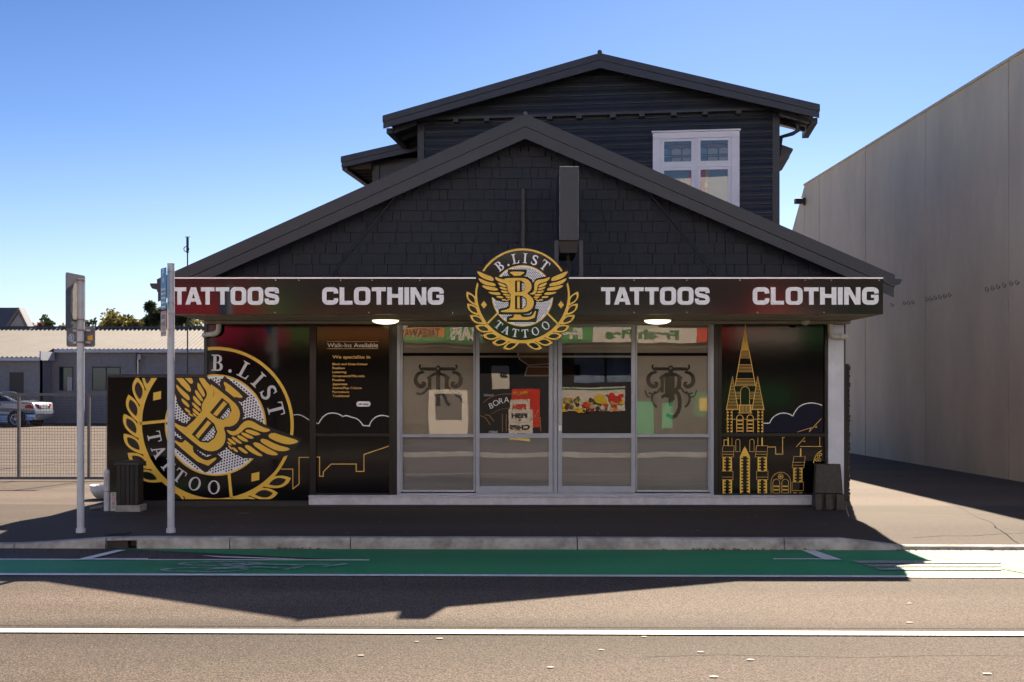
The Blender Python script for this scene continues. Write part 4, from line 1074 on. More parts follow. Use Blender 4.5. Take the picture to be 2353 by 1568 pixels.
# room behind the glass
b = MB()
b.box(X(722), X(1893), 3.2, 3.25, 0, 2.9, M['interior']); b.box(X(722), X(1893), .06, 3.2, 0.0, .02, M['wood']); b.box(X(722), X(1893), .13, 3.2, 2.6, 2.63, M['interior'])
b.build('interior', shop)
art = Art(1.2)
dx = lambda xd, yd: FR.px(xd, yd, 1.2)
for q_ in ([(1190, 808), (1270, 808), (1270, 835), (1215, 838), (1195, 825)], [(1213, 845), (1270, 845), (1270, 862), (1208, 862)]):
    art.poly([dx(*p) for p in offset_poly(q_, 3)], 0, M['greyletter']); art.poly([dx(*p) for p in q_], 1, M['dullgold'])
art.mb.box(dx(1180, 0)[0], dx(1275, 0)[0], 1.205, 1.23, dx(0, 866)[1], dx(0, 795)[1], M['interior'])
o = art.build('wall_artwork', shop)

# ------------------------------------------------------------------ round sign on the canopy
rs = empty('round_sign', (cX(1200.5), WY-CD-.045, cZ(681)), 0, 'round black and gold winged emblem sign fixed to the middle of the canopy', 'sign')
b = MB(); RS = 118.4/1.088/ks
b.prism(circle(0, 0, RS*1.005, n=96), 0, .04, M['dot'])
b.build('backing', rs)
art = Art(-.001)
emblem(art, 0, 0, RS, 0, M['signvinyl'], M['gold'], M['white'], M['dot'], 0, True)
art.build('emblem', rs)

# ------------------------------------------------------------------ weatherboard house behind
HYAW = -math.atan(0.125)
HF = Frame(0.0, 19.3, HYAW)
house = empty('weatherboard_house', (0, 19.3, 0), HYAW, 'two storey dark navy weatherboard house with low gable rising behind the shop', 'house')
H = HF.px
hr = H(1378, 122); hl_ = H(880, 266); hrr = H(1883, 240)
hw = .55; HD = 9.0
wl_, wr_ = H(963, 400, hw)[0], H(1788, 400, hw)[0]
zb = H(1378, 268, hw)[1]
b = MB()
pl = (hr[1]-hl_[1])/(hr[0]-hl_[0]); pr = (hr[1]-hrr[1])/(hrr[0]-hr[0])
b.box(wl_, wr_, hw+.03, HD, 0, hl_[1]-.1, M['navy'])
# boards
def boards(x0, x1, z0, z1, y, top=None, proud=0.0):
    z = z0
    while z < z1:
        a, c = x0, x1
        if top:
            a = max(x0, hr[0]-(hr[1]-.16-z)/pl); c = min(x1, hr[0]+(hr[1]-.16-z)/pr)
            if a >= c: break
        h = .152; pr_ = [(0, -.030), (.012, -.030), (.05, -.024), (.10, -.010), (.14, -.004), (.152, -.002), (.152, .028), (0, .028)]
        vs = [(a, y-proud+d, z+q) for q, d in pr_] + [(c, y-proud+d, z+q) for q, d in pr_]
        n = len(pr_); b.mesh(vs, [(i, (i+1) % n, n+(i+1) % n, n+i) for i in range(n)] + [tuple(range(n)), tuple(range(2*n-1, n-1, -1))], M['navy'])
        z += .152
boards(wl_+.05, wr_-.05, zb-3.4, zb-.02, hw)
boards(wl_-.2, wr_+.2, zb+.03, hr[1], hw, True, .10)
b.box(wl_-.02, wl_+.10, hw-.045, hw+.05, 0, zb+.03, M['navy']); b.box(wr_-.10, wr_+.02, hw-.045, hw+.05, 0, zb+.03, M['navy'])
b.box(wl_-.3, wr_+.25, hw-.14, hw+.0, zb-.005, zb+.028, M['navy'])
b.build('wall', house)
b = MB()
n = 11
for xd in (1048, 1118, 1187, 1263, 1331, 1408, 1475, 1548, 1620, 1697):
    b = MB(); x = H(xd, 268, hw-.13)[0]; b.box(x-.045, x+.045, hw-.15, hw-.035, zb-.055, zb-.007, M['barge']); b.build('rafter_tail', house)
for e, side in ((hl_, -1), (hrr, 1)):
    HD = 9.0 if side < 0 else 1.45
    b = MB(); d1, d2 = .115, .245
    b.prism([(hr[0], hr[1]-d1), (hr[0], hr[1]-d2), (e[0], e[1]-d2+.03), (e[0], e[1]-d1)][::side], .018, .05, M['barge'])
    b.prism([(hr[0], hr[1]), (hr[0], hr[1]-d1+.002), (e[0]+side*.008, e[1]-d1+.002), (e[0]+side*.008, e[1])][::side], 0, .05, M['barge'])
    b.build('barge_board', house)
    b = MB(); vs = []; n = 70
    for j in range(2*n+1):
        y = .052+HD*j/(2*n); dz = .01*(1 if j % 2 else -1)
        vs.append((hr[0], y, hr[1]-.03+dz)); vs.append((e[0], y, e[1]-.03+dz))
    b.mesh(vs, [(2*j, 2*j+1, 2*j+3, 2*j+2) for j in range(2*n)], M['rooftin']); b.build('roof', house)
    s = MB(); 
    s.prism([(hr[0], hr[1]-.13), (e[0]-side*.1, e[1]-.13), (e[0]-side*.1, e[1]-.15), (hr[0], hr[1]-.15)][::side], .055, HD-.1, M['navy'])
    ew = wl_ if side < 0 else wr_
    for j in range(14 if side < 0 else 2):
        yy = .3+j*.6
        s.prism([(ew, e[1]-.16+(abs(ew-e[0]))*(pl if side < 0 else pr)), (e[0]-side*.12, e[1]-.16), (e[0]-side*.12, e[1]-.24), (ew, e[1]-.24+abs(ew-e[0])*(pl if side < 0 else pr))][::side], yy, yy+.05, M['navy'])
    s.build('soffit', house)
    g = MB(); gx = e[0]-side*.10
    g.box(min(gx, gx+side*.11), max(gx, gx+side*.11), .30, HD, e[1]-.24, e[1]-.15, M['barge']); g.build('gutter', house)
# downpipes of the house
b = MB(); g = H(1936/1.0, 280, .4)
a = (hrr[0]-.28, .55, hrr[1]-.2); b.tube([a, (a[0], .55, a[2]-.10), (a[0]-.08, .6, a[2]-.14), (wr_+.06, .65, a[2]-.18), (wr_+.04, .9, a[2]-.45)], .035, M['barge'], 10)
b.build('downpipe', house)
HD = 9.0
# finial bump on the ridge
b = MB(); b.bar((hr[0], -.01, hr[1]+.01), (hr[0], HD, hr[1]+.01), .04, M['barge'], 12); b.build('ridge_cap', house)
# the window
wx0, wz1 = H(1500, 303, hw-.06); wx1 = H(1699, 303, hw-.06)[0]; wz0 = H(1600, 482, hw-.06)[1]
b = MB(); yf = hw-.06; t_ = .135
b.box(wx0, wx0+t_, yf-.03, yf+.03, wz0, wz1-t_, M['winframe']); b.box(wx1-t_, wx1, yf-.03, yf+.03, wz0, wz1-t_, M['winframe']); b.box(wx0, wx1, yf-.03, yf+.03, wz1-t_+.001, wz1-.03, M['winframe']); b.box(wx0-.02, wx1+.02, yf-.06, yf+.03, wz1-.028, wz1, M['winframe'])
hwin = b.build('window', house, bevel=.004)
ix0, ix1, iz1 = wx0+t_+.001, wx1-t_-.001, wz1-t_; mx_ = (ix0+ix1)/2; tz = iz1-.46
def sash(x0, x1, z0, z1, lead, nm='sash'):
    f = MB(); s_ = .055; y0, y1 = yf-.012, yf+.02
    f.box(x0, x0+s_, y0, y1, z0, z1, M['winframe']); f.box(x1-s_, x1, y0, y1, z0, z1, M['winframe']); f.box(x0+s_, x1-s_, y0, y1, z1-s_*.8, z1, M['winframe']); f.box(x0+s_, x1-s_, y0, y1, z0, z0+s_*.8, M['winframe'])
    o = f.build(nm, hwin, bevel=.003)
    return x0+s_, x1-s_, z0+s_*.8, z1-s_*.8
f = MB(); f.box(mx_-.02, mx_+.02, yf-.02, yf+.025, wz0, iz1, M['winframe']); f.box(ix0, mx_-.021, yf-.018, yf+.024, tz-.035, tz+.025, M['winframe']); f.box(mx_+.021, ix1, yf-.018, yf+.024, tz-.035, tz+.025, M['winframe']); f.build('mullion', hwin)
gl_ = MB()
for side in (0, 1):
    xa, xb = (ix0, mx_-.022) if side == 0 else (mx_+.022, ix1)
    q = sash(xa, xb, tz+.026, iz1-.001, True)
    x0, x1, z0, z1 = q
    a = Art(yf+.012); W_, H_ = x1-x0, z1-z0
    T = lambda p, x0=x0, z0=z0, W_=W_, H_=H_: (x0+p[0]*W_, z0+p[1]*H_)
    for xx0, xx1 in ((.28, .62), (.68, .98)):
        a.poly([(xx0,.34),(xx1,.34),(xx1,.6),((xx0+xx1)/2,.68),(xx0,.6)], 0, M['leadgreen'], (), T); a.poly([(xx0,.22),(xx1,.22),(xx1,.33),(xx0,.33)], 0, M['leadpink'], (), T); a.poly([(xx0,.02),(xx1,.02),(xx1,.20),(xx0,.20)], 0, M['leadgreen'], (), T)
    a.poly([(.02,.2),(.24,.2),(.24,.6),(.02,.66)], 0, M['o_blue'], (), T); a.poly([(.1,.74),(.5,.86),(.95,.72),(.75,.62),(.3,.62)], 0, M['leadpink'], (), T)
    for q_ in ([(0,.33),(1,.33)], [(0,.21),(1,.21)], [(.26,0),(.26,.62)], [(.65,0),(.65,.64)], [(0,.76),(.26,.62),(.45,.7),(.65,.62),(.85,.7),(1,.64)], [(0,.8),(.4,.86),(.75,.86),(1,.78)], [(.45,1),(.45,.86)]): 
        a.line([T(p) for p in q_], .009, 1, M['lead'])
    a.build('leadlight', hwin)
    q2 = sash(xa, xb, wz0, tz-.036, False)
    for (x0, x1, z0, z1) in (q, q2): gl_.face([(x0, yf+.004, z0), (x1, yf+.004, z0), (x1, yf+.004, z1), (x0, yf+.004, z1)], M['glassup'])
gl_.build('glass', hwin)
b = MB(); b.box(ix0, ix1, hw-.036, hw-.032, wz0, iz1, M['roomgrey'])
b.build('blind', hwin)
b = MB()
x0 = mx_-.30; b.prism([(mx_-.05, wz0), (mx_-.05, tz-.04), (mx_-.09, tz-.08), (mx_-.20, tz-.38), (mx_-.24, wz0)], hw-.045, hw-.038, M['curtain'])
b.box(mx_+.06, mx_+.16, hw-.045, hw-.038, wz0, tz-.04, M['curtain']); b.box(mx_+.161, mx_+.22, hw-.045, hw-.037, wz0, tz-.04, M['gilt'])
b.box(mx_+.155, mx_+.20, hw-.049, hw-.0455, tz-.38, tz-.30, M['o_cream'])
b.build('curtain', hwin)
# rear wing on the left with its own low roof
g0, g1_ = H(783, 360, 1.6), H(932, 326, 1.6)
b = MB(); y0 = 1.6; sl_ = (g1_[1]-g0[1])/(g1_[0]-g0[0])
b.prism([(g0[0], g0[1]), (g1_[0]+1, g1_[1]+sl_), (g1_[0]+1, g1_[1]+sl_-.11), (g0[0], g0[1]-.11)][::-1], y0, y0+.05, M['barge']); b.prism([(g0[0]+.01, g0[1]-.112), (g1_[0]+1, g1_[1]+sl_-.112), (g1_[0]+1, g1_[1]+sl_-.22), (g0[0]+.01, g0[1]-.20)][::-1], y0+.015, y0+.05, M['barge'])
b.build('wing_barge', house)
b = MB(); b.prism([(g0[0], g0[1]-.03), (g1_[0]+1, g1_[1]+sl_-.03), (g1_[0]+1, g1_[1]+sl_-.08), (g0[0], g0[1]-.08)][::-1], y0+.052, y0+5, M['rooftin']); b.build('wing_roof', house)
b = MB(); wx = H(858, 400, 2.0)[0]
b.box(wx, wl_, 2.0, 7, 0, g0[1]+.02, M['navy']); b.box(wx-.01, wx+.12, 1.96, 1.999, 0, g0[1]+.08, M['navy'])
for k in range(14): b.box(g0[0]+.06, wx, y0+.2+k*.33, y0+.24+k*.33, g0[1]-.20, g0[1]-.10, M['o_tan'])
b.build('wing_wall', house)
b = MB(); b.box(g0[0]-.0, g0[0]+.10, y0+.1, y0+5, g0[1]-.24, g0[1]-.15, M['barge']); b.build('wing_gutter', house)
# small side eave on the right
e0 = H(1790, 328, 1.4); e1 = H(1822, 342, 1.4)
b = MB(); b.prism([(e0[0]-.1, e0[1]+.02), (e1[0], e1[1]), (e1[0], e1[1]-.03), (e1[0]-.06, e1[1]-.06), (e1[0]-.06, e1[1]-.15), (e0[0]-.1, e1[1]-.3)][::-1], 1.4, 2.6, M['rooftin']); b.build('side_eave', house)

# ------------------------------------------------------------------ concrete warehouse on the right
WYAW = math.atan(0.036)
wh = empty('warehouse', (9.666-.036*16, 16, 0), WYAW, 'tall beige precast concrete warehouse wall on the right edge', 'warehouse')
jt = [0.0, 0.8, 4.47+0, 8.2, 11.9, 15.6, 19.3, 23.0]
jt = [20.47-16-3.7, 20.47-16, 24.2-16, 27.9-16, 31.6-16, 35.3-16]
ZT = 7.52
b = MB(); g = .02
# local: y along the wall (depth), x into the building
segs = [0.0]+jt
b.box(.03, .2, 0, 17, -.1, ZT-.02, M['joint'])
for a, c in zip(segs, segs[1:]):
    c2 = min(c, 17.0)
    if a >= 17: break
    b.box(0, .16, a+g, c2-g, -.1, ZT, M['precast'])
b.mesh([(0,17.0,-.1),(0,17.0,ZT),(0,18.2,6.46),(0,20.9,4.1),(0,20.9,-.1),(.16,17.0,-.1),(.16,17.0,ZT),(.16,18.2,6.46),(.16,20.9,4.1),(.16,20.9,-.1)], [(0,1,2,3,4),(5,9,8,7,6),(0,5,6,1),(1,6,7,2),(2,7,8,3),(3,8,9,4)], M['precast'])
b.box(.201, 12, .0, 16.9, -.1, ZT-.3, M['precast'])
b.build('wall', wh)
b = MB(); b.box(-.03, .19, -.02, 17.0, ZT+.001, ZT+.05, M['precast']); b.build('capping', wh)
# shallow roof above the parapet, hidden from the street
first = None
for xd, yd in ((2053,701),(2081,697),(2091,697),(2101,695),(2133,688),(2142,687),(2152,685),(2163,683),(2174,681),(2185,678),(2271,666),(2284,663),(2297,660),(2311,656),(2327,652),(2341,650)):
    u = (xd-CX)/F; d = 9.666/(u+.036); zz = 1.62+(CY-yd)/F*d; ly = (d-16)/math.cos(WYAW)
    if first is None:
        b = MB(); b.bar((-.012, 0, 0), (0, 0, 0), .020, M['fence'], 12); b.tube([(-.01, 0, -.04), (-.05, 0, -.025), (-.06, 0, .03), (-.03, 0, .045)], .007, M['fence'], 8)
        first = b.build('bracket', wh); o = first
    else: o = first.copy(); C.objects.link(o); o.parent = wh
    o.location = (0, ly, zz)
b = MB(); u = (1850-CX)/F; d = 9.666/(u+.036); zz = 1.62+(CY-463)/F*d
b.box(-.30, -.06, d-16-.1, d-16+.1, zz-.07, zz+.07, M['plasticblack']); b.box(-.06, 0, d-16-.04, d-16+.04, zz-.12, zz+.1, M['plasticblack']); b.build('floodlight', wh, bevel=.01)

# ------------------------------------------------------------------ left lot: block building, neighbours
BB = 54.7
def Q(xd, yd, d): return ((xd-CX)/F*d, 1.62+(CY-yd)/F*d)
bb = empty('block_building', (0, BB, 0), 0, 'long low grey concrete block building with pale corrugated roof across the car park', 'building')
x0 = Q(100, 0, BB)[0]; x1 = 6.0; ez = 3.6
b = MB()
def blockwall(xa, xb, z0, z1, y, skip=()):
    """block courses with thin joints, leaving openings"""
    b.box(xa, xb, y+.02, y+.3, z0, z1, M['block'])
    z = z0; r = 0
    while z < z1-.01:
        zz = min(z+.39, z1); x = xa - (.4 if r % 2 else 0)
        while x < xb:
            q0, q1 = max(x, xa), min(x+.79, xb)
            if q1-q0 > .03 and not any(q1 > s[0]+.0 and q0 < s[1] and zz > s[2] and z < s[3] for s in skip): b.box(q0+.008, q1-.008, y, y+.019, z+.008, zz-.008, M['block'])
            x += .8
        z += .40; r += 1
wA = (*[Q(x, 0, BB)[0] for x in (136, 168)], Q(0, 898, BB)[1], Q(0, 843, BB)[1])
wB = (*[Q(x, 0, BB)[0] for x in (212, 277)], Q(0, 898, BB)[1], Q(0, 843, BB)[1])
gx0 = Q(312, 0, BB)[0]
blockwall(x0, gx0, 0, ez-.1, 0, (wA, wB))
b.build('wall', bb)
b = MB(); jy = 53.3-BB; xj = Q(92, 0, 53.3)[0]; dr_ = (*[Q(x, 0, 53.3)[0] for x in (22, 54)], Q(0, 960, 53.3)[1], Q(0, 856, 53.3)[1])
blockwall(-30, xj, 0, 3.05, jy, (dr_,)); b.box(xj-.02, xj, jy+.02, .0, 0, 3.3, M['block'])
b.build('wall', bb)
b = MB(); b.box(gx0+.01, x1, .30, .4, 2.35, ez-.1, M['block'])
for k in range(2): b.box(gx0+.03, x1, .27-.01*k, .299, 2.35+k*.56, 2.9+k*.56, M['block'])
b.box(gx0+.03, x1, .45, .5, 0, 2.34, M['block']); b.build('garage_bay', bb)
for nm, wv in (('window', wA), ('window', wB)):
    f = MB(); f.box(wv[0], wv[1], .0, .03, wv[3]-.05, wv[3], M['joint']); f.box(wv[0], wv[0]+.04, .0, .03, wv[2], wv[3]-.05, M['joint']); f.box(wv[1]-.04, wv[1], .0, .03, wv[2], wv[3]-.05, M['joint'])
    if wv is wB: f.box((wv[0]+wv[1])/2-.03, (wv[0]+wv[1])/2+.03, .0, .03, wv[2], wv[3]-.05, M['joint'])
    o = f.build(nm, bb)
    f = MB(); f.box(wv[0]+.04, wv[1]-.04, .008, .012, wv[2], wv[3]-.05, M['o_glass'])
    if wv is wA: f.box(wv[1]-.28, wv[1]-.05, .004, .007, wv[2], wv[3]-.5, M['creamwall'])
    f.build('pane', o)
b = MB(); b.box(dr_[0], dr_[1], jy-.01, jy+.01, dr_[2], dr_[3], M['o_grey']); b.build('door', bb)
# corrugated roof
b = MB(); rz, ryy = 4.78, 4.3
xa, xb = -30.0, x1; xjj = Q(100, 0, 53.3)[0]
def corr(xa, xb, ya, za, yb, zb_, lean=0):
    n = int((xb-xa)/.11); vs = []
    for i in range(n+1):
        x = xa+(xb-xa)*i/n; dz = .035*(1 if i % 2 else -1); vs += [(x, ya, za+dz), (x+lean, yb, zb_+dz)]
    b.mesh(vs, [(2*i, 2*i+2, 2*i+3, 2*i+1) for i in range(n)], M['tin'])
corr(xa, xb, -.2, ez-.05, ryy, rz, .0)
corr(xa, xjj, -1.75, ez-.05-.425, -.201, ez-.05)
b.mesh([(xa, ryy, rz), (xb, ryy, rz), (xb, ryy+5, 3.4), (xa, ryy+5, 3.4)], [(0,1,2,3)], M['tin'])
b.build('roof', bb)
b = MB(); b.box(xjj+.05, xb, -.32, -.20, ez-.22, ez-.06, M['pole']); b.box(xa, xjj, -1.87, -1.76, ez-.65, ez-.50, M['pole']); b.box(xjj-.02, xjj+.05, -1.8, -.2, ez-.62, ez-.2, M['pole']); b.build('gutter', bb)
b = MB(); b.box(xa, xb, ryy-.15, ryy+.15, rz+.02, rz+.10, M['bluetin']); b.build('ridge_cap', bb)
b = MB(); lx, lz2 = Q(321, 822, BB); b.box(lx-.07, lx+.07, -.12, -.01, lz2-.1, lz2+.15, M['creamwall']); b.bar((lx, -.08, lz2-.1), (lx, -.08, lz2-.22), .05, M['plasticblack'], 8); b.build('security_light', bb)
# gable house and blue roof far left
hd = 72.0; ch = empty('gable_cottage', (0, hd, 0), 0, 'small dark roofed gable house with pale barge, behind the block building at far left', 'house')
q = lambda xd, yd: Q(xd, yd, hd)
ap = q(42, 706); rt = q(68, 762); lf = q(14, 748)
b = MB(); b.prism([(lf[0]+.15, 0), (rt[0]-.1, 0), (rt[0]-.1, rt[1]+.2), (ap[0], ap[1]-.25), (lf[0]+.15, lf[1])], .3, 1, M['creamwall']); b.build('wall', ch)
b = MB(); b.prism([(q(20,0)[0], 0), (q(52,0)[0], 0), (q(52,0)[0], q(0,745)[1]), (q(40,0)[0], q(0,722)[1]), (q(20,0)[0], q(0,748)[1])], .2, .29, M['block']); b.box(*sorted((q(24,0)[0], q(40,0)[0])), .15, .19, q(0,768)[1], q(0,750)[1], M['o_glass']); b.build('gable_front', ch)
b = MB(); b.prism([(rt[0]+.1, rt[1]-.1), (ap[0], ap[1]), (ap[0], ap[1]-.28), (rt[0]-.1, rt[1]-.25)][::-1], 0, .1, M['tin']); b.prism([(lf[0], lf[1]), (ap[0], ap[1]), (ap[0], ap[1]-.28), (lf[0], lf[1]-.28)], 0, .1, M['tin']); b.build('barge_board', ch)
b = MB(); b.mesh([(ap[0], 0.12, ap[1]), (ap[0], 1, ap[1]), (rt[0]+.1, 1, rt[1]-.12), (rt[0]+.1, 0.12, rt[1]-.12)], [(0,1,2,3)], M['bluetin'])
b.prism([(-40, lf[1]-.3), (lf[0]+.0, lf[1]-.3), (ap[0]-.02, ap[1]), (-40, ap[1])], .5, .6, M['bluetin']); b.box(-40, lf[0]+.1, .7, 8, 0, lf[1]-.3, M['creamwall']); b.build('roof', ch)
b = MB(); b.mesh([(-44, 0, 0), (Q(32,0,66)[0], 0, 0), (Q(32,0,66)[0], 0, Q(0,785,66)[1]), (-44, 0, Q(0,785,66)[1])], [(0,1,2,3)], M['creamwall']); b.mesh([(-44, -.2, Q(0,790,66)[1]), (Q(34,0,66)[0], -.2, Q(0,790,66)[1]), (Q(34,0,66)[0], 2, Q(0,768,66)[1]+.2), (-44, 2, Q(0,768,66)[1]+.2)], [(0,1,2,3)], M['bluetin'])
b.box(-44, Q(32,0,66)[0], .01, 3, 0, 3.2, M['creamwall'])
b.build('blue_roofed_shed', label='low shed with blue metal roof in front of the gable house at far left', cat='shed', loc=(0, 66, 0))

# trees
def tree(name, label, x, y, top, rad, mat, hcrown, dens=900, leaf=.22, zb=None, lean=0, seed=1):
    rnd = random.Random(seed); e = empty(name, (x, y, 0), 0, label, 'tree', 'trees beyond the block building roof')
    t = MB(); h = top-hcrown*.6
    t.tube([(0, 0, 0), (.1, 0, h*.4), (lean*.5, .05, h*.8), (lean, 0, h)], .16, M['bark'], 8)
    cl = []
    for i in range(9):
        a = rnd.random()*6.28; rr = rad*rnd.uniform(.25, .8); zz = top-hcrown*rnd.uniform(.15, .85)
        cl.append((lean+rr*math.cos(a), rr*math.sin(a)*.7, zz, rad*rnd.uniform(.25, .45)))
        t.tube([(lean*.6, 0, h*.7), (lean+rr*.5*math.cos(a), 0, (h*.7+zz)/2), cl[-1][:3]], .05, M['bark'], 6)
    cl.append((lean, 0, top-hcrown*.3, rad*.4))
    t.build('trunk', e)
    c = MB()
    for i in range(dens):
        cx_, cy_, cz_, cr = cl[rnd.randrange(len(cl))]
        v = Vector((rnd.gauss(0, 1), rnd.gauss(0, 1), rnd.gauss(0, 1))).normalized()*cr*rnd.uniform(.4, 1.15)
        p_ = Vector((cx_, cy_, cz_))+v; q1 = Vector((rnd.gauss(0, 1), rnd.gauss(0, 1), rnd.gauss(0, 1))).normalized()*leaf*rnd.uniform(.6, 1.2); q2 = q1.orthogonal().normalized()*leaf*.45
        c.face([p_-q1, p_+q2, p_+q1, p_-q2], mat)
    c.build('crown', e)
def palm(name, label, x, y, heads, seed):
    rnd = random.Random(seed); e = empty(name, (x, y, 0), 0, label, 'tree', 'trees beyond the block building roof')
    t = MB(); c = MB()
    for hx, hy, hz, rr in heads:
        t.tube([(0, 0, 0), (hx*.3, hy*.3, hz*.5), (hx, hy, hz)], .12, M['bark'], 8)
        for i in range(170):
            d = Vector((rnd.gauss(0, 1), rnd.gauss(0, 1), rnd.gauss(.15, .8))).normalized(); L_ = rr*rnd.uniform(.7, 1.1); s_ = d.orthogonal().normalized()*.045
            o_ = Vector((hx, hy, hz)); m_ = o_+d*L_*.6; en = o_+d*L_+Vector((0, 0, -.18*L_))
            c.face([o_-s_, m_-s_*1.2, en, m_+s_*1.2, o_+s_], M['leaf_dark'])
    t.build('trunk', e); c.build('crown', e)
TD = 76.0
tx = lambda xd: (xd-CX)/F*TD
tz_ = lambda yd: 1.62+(CY-yd)/F*TD
tree('broadleaf_tree', 'small rusty orange tree peeking over the roof beside the gable house', tx(76), TD, tz_(736), .75, M['leaf_rust'], 1.6, 500, .14, seed=2)
tree('broadleaf_tree', 'dark airy tree over the block roof, left of the first pole', tx(112), TD, tz_(727), .85, M['leaf_dark'], 1.8, 420, .17, seed=3)
tree('broadleaf_tree', 'low olive tree over the block roof just left of the first pole', tx(145), TD, tz_(744), .8, M['leaf_gold'], 1.2, 600, .15, seed=4)
tree('broadleaf_tree', 'low wispy dark shrub top just right of the first pole', tx(222), TD-1, tz_(733), .7, M['leaf_dark'], 1.4, 220, .15, seed=11)
tree('broadleaf_tree', 'rounded olive yellow tree over the block roof midway between the poles', tx(270), TD, tz_(722), 1.5, M['leaf_gold'], 2.2, 1500, .17, seed=5)
palm('cabbage_tree', 'dark spiky cabbage tree rising from the olive tree between the poles', tx(280), TD+1, [(0, 0, tz_(738), .75), (-.7, .2, tz_(743), .6)], 6)
tree('broadleaf_tree', 'second olive tree over the block roof, nearer the parking sign pole', tx(322), TD, tz_(735), 1.1, M['leaf_gold'], 1.6, 1000, .16, seed=7)
palm('cabbage_tree', 'tall dark cabbage tree directly behind the parking sign pole', tx(378), TD-3, [(0, 0, tz_(712), .55), (.5, 0, tz_(735), .8), (-.1, .3, tz_(745), .8)], 8)
palm('cabbage_tree', 'dark cabbage tree seen below the left end of the canopy', tx(420), TD-3, [(0, 0, tz_(735), 1.2), (.8, .3, tz_(742), 1.0)], 9)
tree('broadleaf_tree', 'olive green tree seen beneath the canopy beside the shop corner', tx(452), TD, tz_(730), 1.3, M['leaf_gold'], 2.0, 1100, .16, seed=10)
tree('broadleaf_tree', 'olive tree filling the gap between the wispy shrub and the rounded olive tree', tx(243), TD+1, tz_(735), .9, M['leaf_gold'], 1.5, 800, .16, seed=14)
tree('broadleaf_tree', 'low dark green tree between the second olive tree and the parking sign pole', tx(350), TD+1, tz_(738), .8, M['leaf_dark'], 1.4, 800, .15, seed=15)
# mast behind the roof
b = MB(); md_ = 30.0; a = Q(431, 545, md_); b.bar((0, 0, 0), (0, 0, a[1]), .018, M['navy'], 8); b.bar((0, 0, a[1]-.42), (0, 0, a[1]-.02), .034, M['navy'], 8); b.tube([(0+.07*math.cos(t/8*6.28)-.03, 0, a[1]-.32+.07*math.sin(t/8*6.28)) for t in range(9)], .012, M['navy'], 6)
b.bar((-.06, 0, a[1]), (.06, 0, a[1]), .012, M['navy'], 6)
b.build('antenna_mast', label='thin dark mast standing behind the left slope of the shop roof', cat='mast', loc=(a[0], md_, 0))
b = MB(); b.bar((0, 0, 0), (0, 0, 4.6), .13, M['pole'], 12); b.build('utility_post', label='pale post among the cabbage trees under the left canopy end', cat='post', loc=(Q(432, 0, 68)[0], 68, 0))

# ------------------------------------------------------------------ mesh gate
GY = 20.15; gate = empty('mesh_gate', (0, GY, 0), 0, 'grey steel mesh gate across the car park entrance, left of the mural', 'gate')
q = lambda xd, yd: Q(xd, yd, GY)
zt_, zb_ = q(0, 904)[1], q(0, 1102)[1]; xr_ = q(252, 0)[0]; xl_ = q(-250, 0)[0]
b = MB(); b.box(xl_, xr_, -.025, .025, zt_-.045, zt_, M['fence']); b.box(xl_, xr_, -.025, .025, zb_, zb_+.05, M['fence'])
for xd in (-118, 43.5, 204.5): x = q(xd, 0)[0]; b.box(x-.022, x+.022, -.026, .024, zb_+.051, zt_-.046, M['fence'])
b.build('frame', gate)
b = MB(); x = xl_+.05
while x < xr_: b.rod((x, .0, zb_+.05), (x, .0, zt_-.045), .0036, M['fence']); x += .05
z = zb_+.10
while z < zt_-.06: b.rod((xl_, .006, z), (xr_, .006, z), .0036, M['fence']); z += .05
b.build('mesh_infill', gate)

# ------------------------------------------------------------------ street poles
def pole(name, xd, ytop, label):
    d = 1.62*F/(1224-CY); x, zt = Q(xd, ytop, d)
    e = empty(name, (x, d, 0), 0, label, 'pole')
    b = MB(); b.bar((0, 0, 0.0), (0, 0, zt), .040, M['pole'], 20); b.build('post', e)
    b = MB(); b.bar((0, 0, 0), (0, 0, .05), .052, M['pole'], 20); b.bar((.03, -.03, .02), (.055, -.045, .02), .01, M['pole'], 8); b.build('base_collar', e)
    return e, d, x
p1, d1, x1_ = pole('sign_pole', 185.5, 640, 'white pole carrying two grey backed signs, nearest the mesh gate')
Zp = lambda yd: 1.62+(CY-yd)/F*d1
def sign_plate(parent, nm, wd, z0, z1, yaw, off, m, r=.02, th=.004):
    b = MB(); b.prism(rrect(-wd/2, z0, wd/2, z1, r), 0, th, m); o = b.build(nm, parent); o.rotation_euler = (0, 0, yaw); o.location = off; return o
# tall sign seen obliquely from behind
s1 = sign_plate(p1, 'sign_plate', .44, Zp(755), Zp(630), R(83.3), (-.056, .0, 0), M['signback'], .03)
b = MB(); b.prism(chaikin([(-.12,Zp(735)),(.10,Zp(735)),(.12,Zp(690)),(.16,Zp(670)),(.12,Zp(652)),(-.10,Zp(652))],1), -.004, -.001, M['concrete']); o = b.build('patch', s1)
s2 = sign_plate(p1, 'sign_plate', .315, Zp(797), Zp(750), R(6), (-.018, .052, 0), M['signback'], .025)
a = Art(-.001); a.poly([(.075, Zp(782)), (.13, Zp(782)), (.13, Zp(770)), (.075, Zp(772))], 0, M['yellow']); a.build('yellow_sticker', s2)
a = Art(-.001); a.line(circle(-.105, Zp(776), .026, .04, 20), .010, 0, M['stickerblue'], None, True); a.line([(-.115, Zp(768)), (-.095, Zp(784))], .012, 1, M['stickerblue']); a.line([(-.12, Zp(778)), (-.09, Zp(773))], .008, 2, M['stickerblue'])
a.build('blue_sticker', s2)
for zz in (Zp(645), Zp(735), Zp(759.5), Zp(787)):
    b = MB(); b.bar((0, 0, zz-.010), (0, 0, zz+.010), .046, M['copper'], 18)
    if zz < Zp(750): b.box(-.10, .10, .03, .048, zz-.012, zz+.012, M['steel'])
    b.build('clamp', p1)
